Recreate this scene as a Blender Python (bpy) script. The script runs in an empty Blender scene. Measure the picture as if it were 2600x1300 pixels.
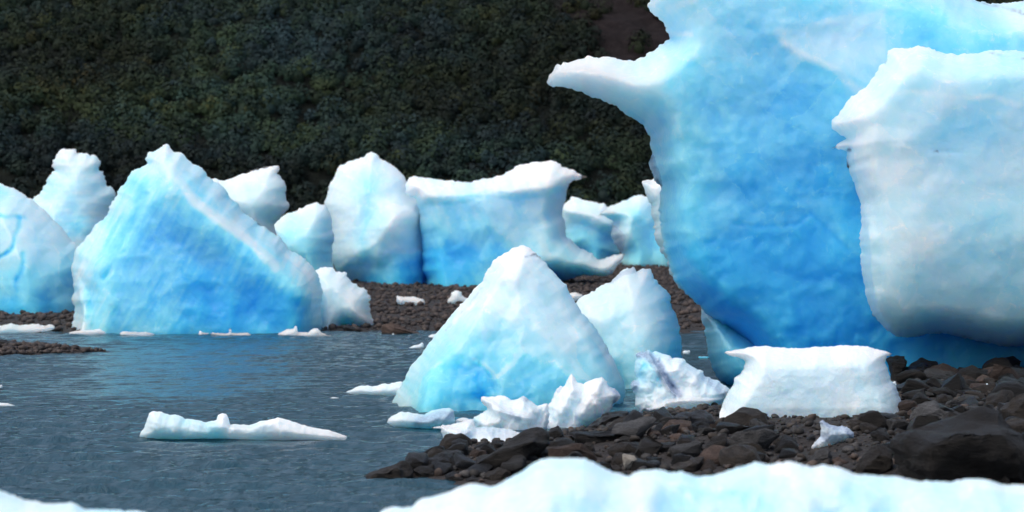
import bpy, bmesh, math, random
import numpy as np
from mathutils import Vector, Matrix
from mathutils.geometry import delaunay_2d_cdt

random.seed(7)
SC = bpy.context.scene
COL = SC.collection

# ------------------------------------------------------------------ camera
F = 6000.0          # focal length in units of 1/2600 of the picture width
CH = 2.5            # eye height above the lake
CX, HY = 1300.0, 600.0
cam_d = bpy.data.cameras.new("camera")
cam = bpy.data.objects.new("camera", cam_d); COL.objects.link(cam)
cam.location = (0, 0, CH); cam.rotation_euler = (math.radians(90), 0, 0)
cam_d.sensor_width = 36.0; cam_d.lens = 36.0 * F / 2600.0
cam_d.shift_y = -50.0 / 2600.0
cam_d.clip_end = 3000.0; cam_d.clip_start = 0.1
cam_d.dof.use_dof = True; cam_d.dof.focus_distance = 33.0; cam_d.dof.aperture_fstop = 2.0
SC.camera = cam

# ------------------------------------------------------------------ light
SUN_EL, SUN_AZ = 62.0, -122.0      # azimuth: 0 = straight ahead of the camera (+Y), negative = to the left
sd = Vector((math.sin(math.radians(SUN_AZ)) * math.cos(math.radians(SUN_EL)),
             math.cos(math.radians(SUN_AZ)) * math.cos(math.radians(SUN_EL)),
             math.sin(math.radians(SUN_EL))))
sun_d = bpy.data.lights.new("sun", 'SUN'); sun_d.energy = 0.65; sun_d.angle = math.radians(30)
sun_d.color = (1.0, 0.93, 0.84)
sun = bpy.data.objects.new("sun", sun_d); COL.objects.link(sun)
sun.rotation_euler = sd.to_track_quat('Z', 'Y').to_euler()
W = bpy.data.worlds.new("World"); SC.world = W; W.use_nodes = True
wn = W.node_tree.nodes; wl = W.node_tree.links
bg = wn['Background']; bg.inputs['Strength'].default_value = 0.15
sky = wn.new('ShaderNodeTexSky'); sky.sky_type = 'NISHITA'; sky.sun_disc = False
sky.sun_elevation = math.radians(SUN_EL); sky.sun_rotation = math.radians(SUN_AZ)
sky.dust_density = 4.0; sky.air_density = 1.0
hs = wn.new('ShaderNodeHueSaturation'); hs.inputs['Saturation'].default_value = 0.76
wl.new(sky.outputs['Color'], hs.inputs['Color']); wl.new(hs.outputs['Color'], bg.inputs['Color'])
SC.view_settings.view_transform = 'Standard'; SC.view_settings.look = 'None'
SC.view_settings.exposure = 0.42; SC.view_settings.gamma = 1.0
SC.view_settings.use_curve_mapping = False
SC.cycles.max_bounces = 8; SC.cycles.transmission_bounces = 6; SC.cycles.caustics_refractive = False
SC.cycles.caustics_reflective = False; SC.cycles.use_denoising = True

# ------------------------------------------------------------------ numpy noise
def _h(ix, iy, iz, seed):
    n = (ix.astype(np.int64) * 374761393 + iy.astype(np.int64) * 668265263 + iz.astype(np.int64) * 2147483647 + seed * 974634541) & 0xffffffff
    n = ((n ^ (n >> 13)) * 1274126177) & 0xffffffff
    n = ((n ^ (n >> 16)) * 2246822519) & 0xffffffff
    return ((n ^ (n >> 15)) & 0xffffff) / float(0xffffff)

def vnoise(x, y, z, seed=0):
    x, y, z = np.broadcast_arrays(np.asarray(x, float), np.asarray(y, float), np.asarray(z, float))
    ix, iy, iz = np.floor(x), np.floor(y), np.floor(z)
    fx, fy, fz = x - ix, y - iy, z - iz
    fx = fx**3 * (fx * (fx * 6 - 15) + 10); fy = fy**3 * (fy * (fy * 6 - 15) + 10); fz = fz**3 * (fz * (fz * 6 - 15) + 10)
    r = 0
    for a in (0, 1):
        for b in (0, 1):
            for c in (0, 1):
                w = (fx if a else 1 - fx) * (fy if b else 1 - fy) * (fz if c else 1 - fz)
                r = r + w * _h(ix + a, iy + b, iz + c, seed)
    return r * 2 - 1

def fbm(x, y, z, oct=4, seed=0, gain=0.5):
    r, a, f = 0, 1.0, 1.0
    for o in range(oct):
        r = r + a * vnoise(x * f + 17.3 * o, y * f - 9.1 * o, z * f + 3.7 * o, seed + o); a *= gain; f *= 2.03
    return r

def ridged(x, y, z, oct=3, seed=0):
    r, a, f = 0, 1.0, 1.0
    for o in range(oct):
        r = r + a * (1 - 2 * np.abs(vnoise(x * f + 5.3 * o, y * f, z * f, seed + o))); a *= 0.5; f *= 2.1
    return r

def scallop(u, v, seed=0):          # squared distance to the nearest of jittered cell points: cusped hollows
    iu, iv = np.floor(u), np.floor(v); best = np.full(u.shape, 9.0)
    for a in (-1, 0, 1):
        for b in (-1, 0, 1):
            cu = iu + a; cv = iv + b; z = np.zeros_like(cu)
            pu = cu + _h(cu, cv, z, seed); pv = cv + _h(cu, cv, z + 1, seed)
            best = np.minimum(best, (u - pu)**2 + (v - pv)**2)
    return np.minimum(best, 1.0)

def facets(u, v, seed=0):            # planar fracture facets: lower envelope of faceted pyramids round jittered cell points
    iu, iv = np.floor(u), np.floor(v); best = np.full(u.shape, 9.0)
    for a in (-1, 0, 1):
        for b in (-1, 0, 1):
            cu = iu + a; cv = iv + b; z = np.zeros_like(cu)
            du = u - cu - _h(cu, cv, z, seed); dv = v - cv - _h(cu, cv, z + 1, seed); m = np.full(u.shape, -9.0)
            t0 = _h(cu, cv, z + 2, seed) * 6.283
            for k in range(4):
                t = t0 + k * 1.57 + (_h(cu, cv, z + 3 + k, seed) - 0.5) * 1.2; w = 0.35 + 1.3 * _h(cu, cv, z + 8 + k, seed)
                m = np.maximum(m, w * (np.cos(t) * du + np.sin(t) * dv))
            best = np.minimum(best, m + 0.5 * _h(cu, cv, z + 13, seed))
    return np.minimum(best, 1.5)

# ------------------------------------------------------------------ object helpers
def tag(o, label=None, cat=None, group=None, kind=None):
    if label: o['label'] = label
    if cat: o['category'] = cat
    if group: o['group'] = group
    if kind: o['kind'] = kind
    return o

def mesh_np(name, V, faces, mat, attrs=None, smooth=True, origin=None, parent=None):
    V = np.asarray(V, float)
    me = bpy.data.meshes.new(name)
    if origin is not None: V = V - np.asarray(origin)
    if isinstance(faces, np.ndarray):
        n, k = faces.shape
        me.vertices.add(len(V)); me.vertices.foreach_set("co", V.astype(np.float32).ravel())
        me.loops.add(n * k); me.loops.foreach_set("vertex_index", faces.astype(np.int32).ravel())
        me.polygons.add(n); me.polygons.foreach_set("loop_start", (np.arange(n) * k).astype(np.int32))
        me.update(calc_edges=True); me.validate()
    else:
        me.from_pydata([tuple(v) for v in V], [], faces)
    for an, av in (attrs or {}).items():
        av = np.asarray(av, np.float32)
        if av.ndim == 1:
            at = me.attributes.new(an, 'FLOAT', 'POINT'); at.data.foreach_set('value', av)
        else:
            at = me.attributes.new(an, 'FLOAT_VECTOR', 'POINT'); at.data.foreach_set('vector', av.ravel())
    if smooth: me.polygons.foreach_set('use_smooth', np.ones(len(me.polygons), bool))
    me.materials.append(mat)
    o = bpy.data.objects.new(name, me); COL.objects.link(o)
    if origin is not None: o.location = tuple(origin)
    if parent is not None: o.parent = parent
    return o

def grid_faces(nx, ny):
    i = np.arange(nx * ny).reshape(ny, nx)
    return np.stack([i[:-1, :-1], i[:-1, 1:], i[1:, 1:], i[1:, :-1]], -1).reshape(-1, 4)

# ------------------------------------------------------------------ materials
def new_mat(name):
    m = bpy.data.materials.new(name); m.use_nodes = True
    nt = m.node_tree; N = nt.nodes; L = nt.links
    return m, N, L, N['Principled BSDF']

def node(N, t, **kw):
    n = N.new(t)
    for k, v in kw.items():
        if k.startswith('_'): setattr(n, k[1:], v)
        else: n.inputs[k].default_value = v
    return n

def noise(N, L, coord, scale, detail=5, rough=0.55, dist=0.0):
    n = N.new('ShaderNodeTexNoise'); n.inputs['Scale'].default_value = scale; n.inputs['Detail'].default_value = detail
    n.inputs['Roughness'].default_value = rough; n.inputs['Distortion'].default_value = dist
    if coord is not None: L.new(coord, n.inputs['Vector'])
    return n

def math_n(N, L, op, a, b=None, c=None, clamp=False):
    n = N.new('ShaderNodeMath'); n.operation = op; n.use_clamp = clamp
    for i, v in enumerate((a, b, c)):
        if v is None: continue
        if isinstance(v, (int, float)): n.inputs[i].default_value = v
        else: L.new(v, n.inputs[i])
    return n.outputs[0]

def ramp(N, L, fac, stops, interp='LINEAR'):
    r = N.new('ShaderNodeValToRGB'); cr = r.color_ramp; cr.interpolation = interp
    while len(cr.elements) > 1: cr.elements.remove(cr.elements[0])
    cr.elements[0].position = stops[0][0]; cr.elements[0].color = (*stops[0][1], 1)
    for p, c in stops[1:]:
        e = cr.elements.new(p); e.color = (*c, 1)
    if fac is not None: L.new(fac, r.inputs['Fac'])
    return r

ICE_RAMP = [(0.0, (0.87, 0.905, 0.955)), (0.20, (0.60, 0.82, 0.95)), (0.45, (0.27, 0.73, 0.95)),
            (0.72, (0.070, 0.52, 0.94)), (1.0, (0.024, 0.38, 0.89))]

def ice_material(name, sss=0.86, bump=0.2, fine=1.0, rough=0.3, mottled=0.075, sscale=1.8):
    m, N, L, P = new_mat(name)
    tc = N.new('ShaderNodeTexCoord').outputs['Object']
    ab = node(N, 'ShaderNodeAttribute', _attribute_name='blue').outputs['Fac']
    ac = node(N, 'ShaderNodeAttribute', _attribute_name='clear').outputs['Fac']
    ad = node(N, 'ShaderNodeAttribute', _attribute_name='dirt').outputs['Fac']
    n1 = noise(N, L, tc, 1.6 * fine, 8, 0.66, 0.5); n2 = noise(N, L, tc, 9.0 * fine, 6, 0.7, 0.8)
    n3 = noise(N, L, tc, 45.0 * fine, 4, 0.6)
    wp = N.new('ShaderNodeVectorMath'); wp.operation = 'MULTIPLY_ADD'; L.new(n1.outputs['Color'], wp.inputs[0]); wp.inputs[1].default_value = (0.55 / fine,) * 3; L.new(tc, wp.inputs[2])
    def vor(feature, scale):
        v = N.new('ShaderNodeTexVoronoi'); v.feature = feature; v.inputs['Scale'].default_value = scale * fine; L.new(wp.outputs[0], v.inputs['Vector']); return v
    cells = vor('F1', 1.1); edge = vor('DISTANCE_TO_EDGE', 1.1); edge2 = vor('DISTANCE_TO_EDGE', 3.1); pit = vor('SMOOTH_F1', 7.5)
    sep = N.new('ShaderNodeSeparateColor'); L.new(cells.outputs['Color'], sep.inputs[0])
    a = math_n(N, L, 'MULTIPLY_ADD', n1.outputs['Fac'], 2 * mottled, ab)
    a = math_n(N, L, 'MULTIPLY_ADD', n2.outputs['Fac'], 1.6 * mottled, a)
    a = math_n(N, L, 'MULTIPLY_ADD', sep.outputs[0], 1.0 * mottled, a)          # blocks of slightly clearer or bubblier ice
    a = math_n(N, L, 'MULTIPLY_ADD', pit.outputs['Distance'], 0.8 * mottled, a)
    vein = math_n(N, L, 'SUBTRACT', 1.0, math_n(N, L, 'MULTIPLY', edge.outputs['Distance'], 26.0), clamp=True)
    vein2 = math_n(N, L, 'SUBTRACT', 1.0, math_n(N, L, 'MULTIPLY', edge2.outputs['Distance'], 16.0), clamp=True)
    vm = ramp(N, L, n2.outputs['Fac'], [(0.48, (0, 0, 0)), (0.62, (1, 1, 1))]).outputs['Color']
    a = math_n(N, L, 'MULTIPLY_ADD', math_n(N, L, 'MULTIPLY', vein, vm), -1.6 * mottled, a)   # healed fractures, white
    a = math_n(N, L, 'MULTIPLY_ADD', math_n(N, L, 'MULTIPLY', vein2, vm), -0.8 * mottled, a)
    a = math_n(N, L, 'SUBTRACT', a, 2.5 * mottled, clamp=True)
    col = ramp(N, L, a, ICE_RAMP)
    cm = math_n(N, L, 'MULTIPLY', ac, ramp(N, L, n2.outputs['Fac'], [(0.30, (0.45, 0.45, 0.45)), (0.60, (0.95, 0.95, 0.95))]).outputs['Color'], clamp=True)
    km = N.new('ShaderNodeMix'); km.data_type = 'RGBA'; L.new(cm, km.inputs['Factor']); L.new(col.outputs['Color'], km.inputs[6]); km.inputs[7].default_value = (0.40, 0.50, 0.70, 1)
    dm = N.new('ShaderNodeMix'); dm.data_type = 'RGBA'; L.new(ad, dm.inputs['Factor']); L.new(km.outputs[2], dm.inputs[6]); dm.inputs[7].default_value = (0.03, 0.025, 0.022, 1)
    L.new(dm.outputs[2], P.inputs['Base Color'])
    L.new(math_n(N, L, 'MULTIPLY', cm, 0.35), P.inputs['Transmission Weight'])
    inv = math_n(N, L, 'SUBTRACT', math_n(N, L, 'SUBTRACT', 1.0, cm), ad, clamp=True)
    L.new(math_n(N, L, 'MULTIPLY', inv, sss), P.inputs['Subsurface Weight'])
    P.inputs['Subsurface Radius'].default_value = (0.5, 0.75, 1.0)
    P.inputs['Subsurface Scale'].default_value = sscale
    L.new(math_n(N, L, 'MULTIPLY_ADD', cm, -(rough - 0.08), rough), P.inputs['Roughness'])
    P.inputs['IOR'].default_value = 1.31
    P.inputs['Specular IOR Level'].default_value = 0.35
    h = math_n(N, L, 'MULTIPLY_ADD', n2.outputs['Fac'], 1.0, math_n(N, L, 'MULTIPLY', n3.outputs['Fac'], 0.3))
    h = math_n(N, L, 'MULTIPLY_ADD', pit.outputs['Distance'], 1.2, h)
    h = math_n(N, L, 'MULTIPLY_ADD', math_n(N, L, 'MULTIPLY', vein, vm), -0.35, h)
    b = N.new('ShaderNodeBump'); b.inputs['Strength'].default_value = bump; b.inputs['Distance'].default_value = 0.05 / fine
    L.new(h, b.inputs['Height']); L.new(b.outputs['Normal'], P.inputs['Normal'])
    return m

ICE = ice_material('glacier_ice')
ICE_FAR = ice_material('glacier_ice_far', fine=0.6, bump=0.2)
ICE_NEAR = ice_material('meltwater_ice', sss=0.65, sscale=0.7, fine=2.4, bump=0.4, rough=0.2, mottled=0.06)
SNOWICE = ice_material('weathered_snow_ice', sss=0.65, sscale=0.9, fine=2.0, bump=0.3, rough=0.5, mottled=0.08)

def rock_material(name, c1, c2, c3, rough=0.58, strata=1.0):
    m, N, L, P = new_mat(name)
    tc = N.new('ShaderNodeTexCoord').outputs['Object']
    oi = N.new('ShaderNodeObjectInfo')
    mp = N.new('ShaderNodeMapping'); mp.inputs['Scale'].default_value = (1.0, 1.0, 1.0 + 4.0 * strata); L.new(tc, mp.inputs['Vector'])
    mp.inputs['Rotation'].default_value = (0.2, 0.35, 0.0)
    off = N.new('ShaderNodeVectorMath'); off.operation = 'ADD'; L.new(mp.outputs['Vector'], off.inputs[0])
    cx = N.new('ShaderNodeCombineXYZ'); L.new(math_n(N, L, 'MULTIPLY', oi.outputs['Random'], 50.0), cx.inputs[0]); L.new(cx.outputs[0], off.inputs[1])
    n1 = noise(N, L, off.outputs[0], 5.0, 8, 0.65); n2 = noise(N, L, off.outputs[0], 26.0, 6, 0.7); n3 = noise(N, L, tc, 90.0, 3, 0.6)
    a = math_n(N, L, 'MULTIPLY_ADD', n2.outputs['Fac'], 0.5, math_n(N, L, 'MULTIPLY', n1.outputs['Fac'], 0.6))
    col = ramp(N, L, a, [(0.36, c1), (0.54, c2), (0.72, c3)])
    v = N.new('ShaderNodeHueSaturation'); L.new(col.outputs['Color'], v.inputs['Color'])
    L.new(math_n(N, L, 'MULTIPLY_ADD', oi.outputs['Random'], 0.56, 0.08), v.inputs['Value'])
    L.new(v.outputs['Color'], P.inputs['Base Color'])
    P.inputs['Roughness'].default_value = rough; P.inputs['Specular IOR Level'].default_value = 0.4
    h = math_n(N, L, 'MULTIPLY_ADD', n3.outputs['Fac'], 0.3, math_n(N, L, 'ADD', n1.outputs['Fac'], n2.outputs['Fac']))
    b = N.new('ShaderNodeBump'); b.inputs['Strength'].default_value = 0.9; b.inputs['Distance'].default_value = 0.06
    L.new(h, b.inputs['Height']); L.new(b.outputs['Normal'], P.inputs['Normal'])
    return m

R_BROWN = rock_material('brown_schist', (0.014, 0.010, 0.007), (0.044, 0.033, 0.024), (0.135, 0.105, 0.078))
R_DARK = rock_material('dark_slate', (0.0068, 0.0066, 0.0068), (0.019, 0.0175, 0.017), (0.058, 0.052, 0.049), 0.42)
R_GREY = rock_material('grey_stone', (0.045, 0.045, 0.047), (0.10, 0.10, 0.103), (0.20, 0.20, 0.205), 0.7, 0.2)
R_BLUE = rock_material('blue_black_stone', (0.010, 0.012, 0.016), (0.024, 0.028, 0.036), (0.06, 0.07, 0.085), 0.5, 0.2)
R_RUST = rock_material('rusty_stone', (0.05, 0.028, 0.018), (0.12, 0.075, 0.055), (0.24, 0.17, 0.14), 0.75, 0.4)
R_EGG = rock_material('egg_stone', (0.16, 0.16, 0.165), (0.30, 0.30, 0.31), (0.5, 0.5, 0.5), 0.7, 0.2)
R_PALE = rock_material('pale_stone', (0.5, 0.44, 0.36), (0.75, 0.68, 0.58), (0.9, 0.85, 0.75), 0.75, 0.2)

def pebble_material(name, val=1.0):
    m, N, L, P = new_mat(name)
    at = node(N, 'ShaderNodeAttribute', _attribute_name='tint')
    tc = N.new('ShaderNodeTexCoord').outputs['Object']
    n = noise(N, L, tc, 14.0, 6, 0.7)
    v = N.new('ShaderNodeHueSaturation'); L.new(at.outputs['Color'], v.inputs['Color'])
    L.new(math_n(N, L, 'MULTIPLY_ADD', n.outputs['Fac'], 0.56 * val, 0.08 * val), v.inputs['Value'])
    L.new(v.outputs['Color'], P.inputs['Base Color']); P.inputs['Roughness'].default_value = 0.7
    b = N.new('ShaderNodeBump'); b.inputs['Strength'].default_value = 0.4; b.inputs['Distance'].default_value = 0.02
    L.new(n.outputs['Fac'], b.inputs['Height']); L.new(b.outputs['Normal'], P.inputs['Normal'])
    return m
PEB = pebble_material('gravel_stones'); PEB_FAR = pebble_material('far_gravel_stones', 1.15)

def soil_material():
    m, N, L, P = new_mat('gravel_soil')
    tc = N.new('ShaderNodeTexCoord').outputs['Object']
    n1 = noise(N, L, tc, 0.9, 6, 0.6); n2 = noise(N, L, tc, 12.0, 8, 0.7); vo = N.new('ShaderNodeTexVoronoi'); vo.inputs['Scale'].default_value = 16.0; L.new(tc, vo.inputs['Vector'])
    a = math_n(N, L, 'MULTIPLY_ADD', n2.outputs['Fac'], 0.6, math_n(N, L, 'MULTIPLY', n1.outputs['Fac'], 0.5))
    col = ramp(N, L, a, [(0.35, (0.006, 0.005, 0.0045)), (0.55, (0.018, 0.014, 0.013)), (0.8, (0.045, 0.036, 0.033))])
    L.new(col.outputs['Color'], P.inputs['Base Color']); P.inputs['Roughness'].default_value = 0.85
    h = math_n(N, L, 'MULTIPLY_ADD', vo.outputs['Distance'], -0.8, n2.outputs['Fac'])
    b = N.new('ShaderNodeBump'); b.inputs['Strength'].default_value = 0.9; b.inputs['Distance'].default_value = 0.06
    L.new(h, b.inputs['Height']); L.new(b.outputs['Normal'], P.inputs['Normal'])
    return m
SOIL = soil_material()

def hill_material():
    m, N, L, P = new_mat('hill_ground')
    tc = N.new('ShaderNodeTexCoord').outputs['Object']
    n1 = noise(N, L, tc, 0.10, 5, 0.6); n2 = noise(N, L, tc, 1.1, 7, 0.7)
    at = node(N, 'ShaderNodeAttribute', _attribute_name='scree').outputs['Fac']
    g = ramp(N, L, math_n(N, L, 'MULTIPLY_ADD', n2.outputs['Fac'], 0.6, math_n(N, L, 'MULTIPLY', n1.outputs['Fac'], 0.4)),
             [(0.35, (0.004, 0.006, 0.006)), (0.6, (0.009, 0.012, 0.009)), (0.8, (0.014, 0.016, 0.012))])
    s = ramp(N, L, n2.outputs['Fac'], [(0.3, (0.008, 0.006, 0.0065)), (0.55, (0.018, 0.014, 0.0145)), (0.8, (0.036, 0.028, 0.028))])
    mx = N.new('ShaderNodeMix'); mx.data_type = 'RGBA'; L.new(at, mx.inputs['Factor']); L.new(g.outputs['Color'], mx.inputs[6]); L.new(s.outputs['Color'], mx.inputs[7])
    L.new(mx.outputs[2], P.inputs['Base Color']); P.inputs['Roughness'].default_value = 0.95; P.inputs['Specular IOR Level'].default_value = 0.1
    b = N.new('ShaderNodeBump'); b.inputs['Strength'].default_value = 1.0; b.inputs['Distance'].default_value = 0.5
    L.new(n2.outputs['Fac'], b.inputs['Height']); L.new(b.outputs['Normal'], P.inputs['Normal'])
    return m
HILL = hill_material()

def leaf_material():
    m, N, L, P = new_mat('scrub_leaves')
    at = node(N, 'ShaderNodeAttribute', _attribute_name='tint')
    L.new(at.outputs['Color'], P.inputs['Base Color']); P.inputs['Roughness'].default_value = 0.7
    P.inputs['Specular IOR Level'].default_value = 0.15
    return m
LEAF = leaf_material()

def water_material():
    m, N, L, P = new_mat('glacial_water')
    tc = N.new('ShaderNodeTexCoord').outputs['Object']
    mp = N.new('ShaderNodeMapping'); mp.inputs['Scale'].default_value = (1.0, 0.30, 1.0); L.new(tc, mp.inputs['Vector'])
    n1 = noise(N, L, mp.outputs['Vector'], 7.0, 6, 0.65, 0.8); n2 = noise(N, L, mp.outputs['Vector'], 0.35, 3, 0.5)
    col = ramp(N, L, n2.outputs['Fac'], [(0.3, (0.011, 0.052, 0.080)), (0.7, (0.018, 0.066, 0.094))])
    L.new(col.outputs['Color'], P.inputs['Base Color']); P.inputs['Roughness'].default_value = 0.12; P.inputs['IOR'].default_value = 1.333
    b = N.new('ShaderNodeBump'); b.inputs['Strength'].default_value = 1.0; b.inputs['Distance'].default_value = 0.06
    n3 = noise(N, L, mp.outputs['Vector'], 17.0, 3, 0.5, 0.4)
    L.new(math_n(N, L, 'MULTIPLY_ADD', n3.outputs['Fac'], 0.35, n1.outputs['Fac']), b.inputs['Height']); L.new(b.outputs['Normal'], P.inputs['Normal'])
    return m
WATER = water_material()

# ------------------------------------------------------------------ terrain
SPIT = np.array([(-1.45, 24.7), (-1.1, 26.9), (0.55, 30.2), (1.9, 33.2), (3.4, 36.8), (7, 42), (18, 47), (18, 12), (6, 15), (1.6, 20.6), (0.2, 23.3)], float)
LEFT = np.array([(-30, 48.2), (-12, 49.0), (-9.0, 50.3), (-8.8, 51.2), (-12, 55), (-30, 56)], float)

def poly_sd(px, py, poly):
    a = poly; b = np.roll(poly, -1, 0); best = np.full(px.shape, 1e9); ins = np.zeros(px.shape, bool)
    for (x0, y0), (x1, y1) in zip(a, b):
        ex, ey = x1 - x0, y1 - y0; t = np.clip(((px - x0) * ex + (py - y0) * ey) / (ex * ex + ey * ey + 1e-12), 0, 1)
        best = np.minimum(best, (px - x0 - t * ex)**2 + (py - y0 - t * ey)**2)
        c = ((y0 > py) != (y1 > py)); xi = x0 + (py - y0) * ex / (ey if abs(ey) > 1e-12 else 1e-12)
        ins ^= c & (px < xi)
    d = np.sqrt(best); return np.where(ins, d, -d)

def terrain(x, y):
    x = np.asarray(x, float); y = np.asarray(y, float)
    s = poly_sd(x, y, SPIT) + 0.18 * fbm(x * 0.9, y * 0.9, 0.0, 3, 11)
    zs = np.where(s > 0, 0.50 * (1 - np.exp(-np.maximum(s, 0) / 3.2)), np.maximum(s * 0.3, -0.9))
    zs = zs + np.where(s > 0, np.minimum(s, 1.0), 0) * 0.05 * fbm(x * 1.3, y * 1.3, 4.0, 4, 12)
    l = poly_sd(x, y, LEFT) + 0.25 * fbm(x * 0.8, y * 0.8, 2.0, 3, 31)
    zl = np.where(l > 0, 0.16 * (1 - np.exp(-np.maximum(l, 0) / 1.2)), np.maximum(l * 0.3, -0.9))
    f = y - 61.0 + 0.5 * fbm(x * 0.35, y * 0.2, 0.0, 3, 21)
    zf = np.where(f > 0, f * 0.0165 + 0.04 * (1 - np.exp(-f)), np.maximum(f * 0.3, -0.9))
    zf = zf + np.clip(f, 0, 1) * 0.07 * fbm(x * 0.5, y * 0.3, 1.0, 4, 22)
    h = np.maximum(np.maximum(zs, zf), zl)
    return h

ys = np.concatenate([np.arange(4, 18, 1.0), np.arange(18, 46, 0.09), np.arange(46, 112, 0.28), np.arange(112, 182, 2.0)])
xs = np.concatenate([np.arange(-60, -14, 2.0), np.arange(-14, -3, 0.25), np.arange(-3, 9.0, 0.09), np.arange(9, 16, 0.25), np.arange(16, 62, 2.0)])
gx, gy = np.meshgrid(xs, ys); gz = terrain(gx, gy)
tag(mesh_np('gravel_ground', np.stack([gx, gy, gz], -1).reshape(-1, 3), grid_faces(len(xs), len(ys)), SOIL), kind='structure')

def W3(px, py, d): return np.array([(px - CX) * d / F, d, CH + (HY - py) * d / F])

_dd = np.arange(18, 180, 0.05)
def hit(px, py):
    x = (px - CX) * _dd / F; z = CH + (HY - py) * _dd / F
    g = np.maximum(terrain(x, _dd), 0.0); k = np.argmax(z <= g)
    return float(_dd[k]) if (z <= g).any() else 180.0

# water sheet with real ripples
ys = np.concatenate([np.arange(2, 20, 0.6), np.arange(20, 45, 0.055), np.arange(45, 64.2, 0.11)])
xs = np.concatenate([np.arange(-70, -14, 2.0), np.arange(-14, -6, 0.10), np.arange(-6, 5, 0.055), np.arange(5, 70, 2.0)])
gx, gy = np.meshgrid(xs, ys); wz = np.zeros_like(gx)
rng = np.random.default_rng(5)
warp = 0.5 * fbm(gx * 0.25, gy * 0.25, 0.0, 2, 44)
for k in range(26):
    lam = 0.16 * (1.13 ** k) if k < 18 else rng.uniform(0.3, 0.9)
    th = rng.normal(1.85, 0.55); kx, ky = math.cos(th), math.sin(th)
    a = 0.010 * lam ** 0.9 * rng.uniform(0.6, 1.3)
    ph = (gx * kx + gy * ky) * 2 * math.pi / lam + rng.uniform(0, 6.28) + warp * 2.0 / lam ** 0.5
    wz += a * (np.sin(ph) + 0.25 * np.cos(2 * ph))
gust = 0.75 + 0.5 * fbm(gx * 0.18, gy * 0.10, 3.0, 3, 55)
wz *= np.clip(gust, 0.25, 1.5)
tag(mesh_np('water', np.stack([gx, gy, wz], -1).reshape(-1, 3), grid_faces(len(xs), len(ys)), WATER), kind='structure')

# hillside
def hill(x, y):
    t = np.maximum(y - 172, 0)
    return 1.9 + 0.42 * t * np.clip(t / 12, 0, 1) + np.clip(t / 10, 0, 1) * (1.6 * fbm(x * 0.035, y * 0.035, 0.0, 4, 71) + 0.4 * fbm(x * 0.3, y * 0.3, 0.0, 3, 72)) + 0.03 * x * np.clip(t / 30, 0, 1)
ys = np.concatenate([np.arange(170, 262, 0.8), np.arange(262, 420, 6.0)]); xs = np.concatenate([np.arange(-260, -62, 8.0), np.arange(-62, 66, 0.8), np.arange(66, 270, 8.0)])
gx, gy = np.meshgrid(xs, ys); gz = hill(gx, gy)
SCR = (11.6, 223.0)
def scree(x, y):
    r = np.hypot((x - SCR[0] - 0.6) / 8.0, (y - SCR[1] + 3.0) / 17.0) + 0.35 * fbm(x * 0.22, y * 0.12, 0.0, 3, 81)
    return np.clip((1.05 - r) * 3.5, 0, 1)
tag(mesh_np('hillside', np.stack([gx, gy, gz], -1).reshape(-1, 3), grid_faces(len(xs), len(ys)), HILL, {'scree': scree(gx, gy).ravel()}), kind='structure')

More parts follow.
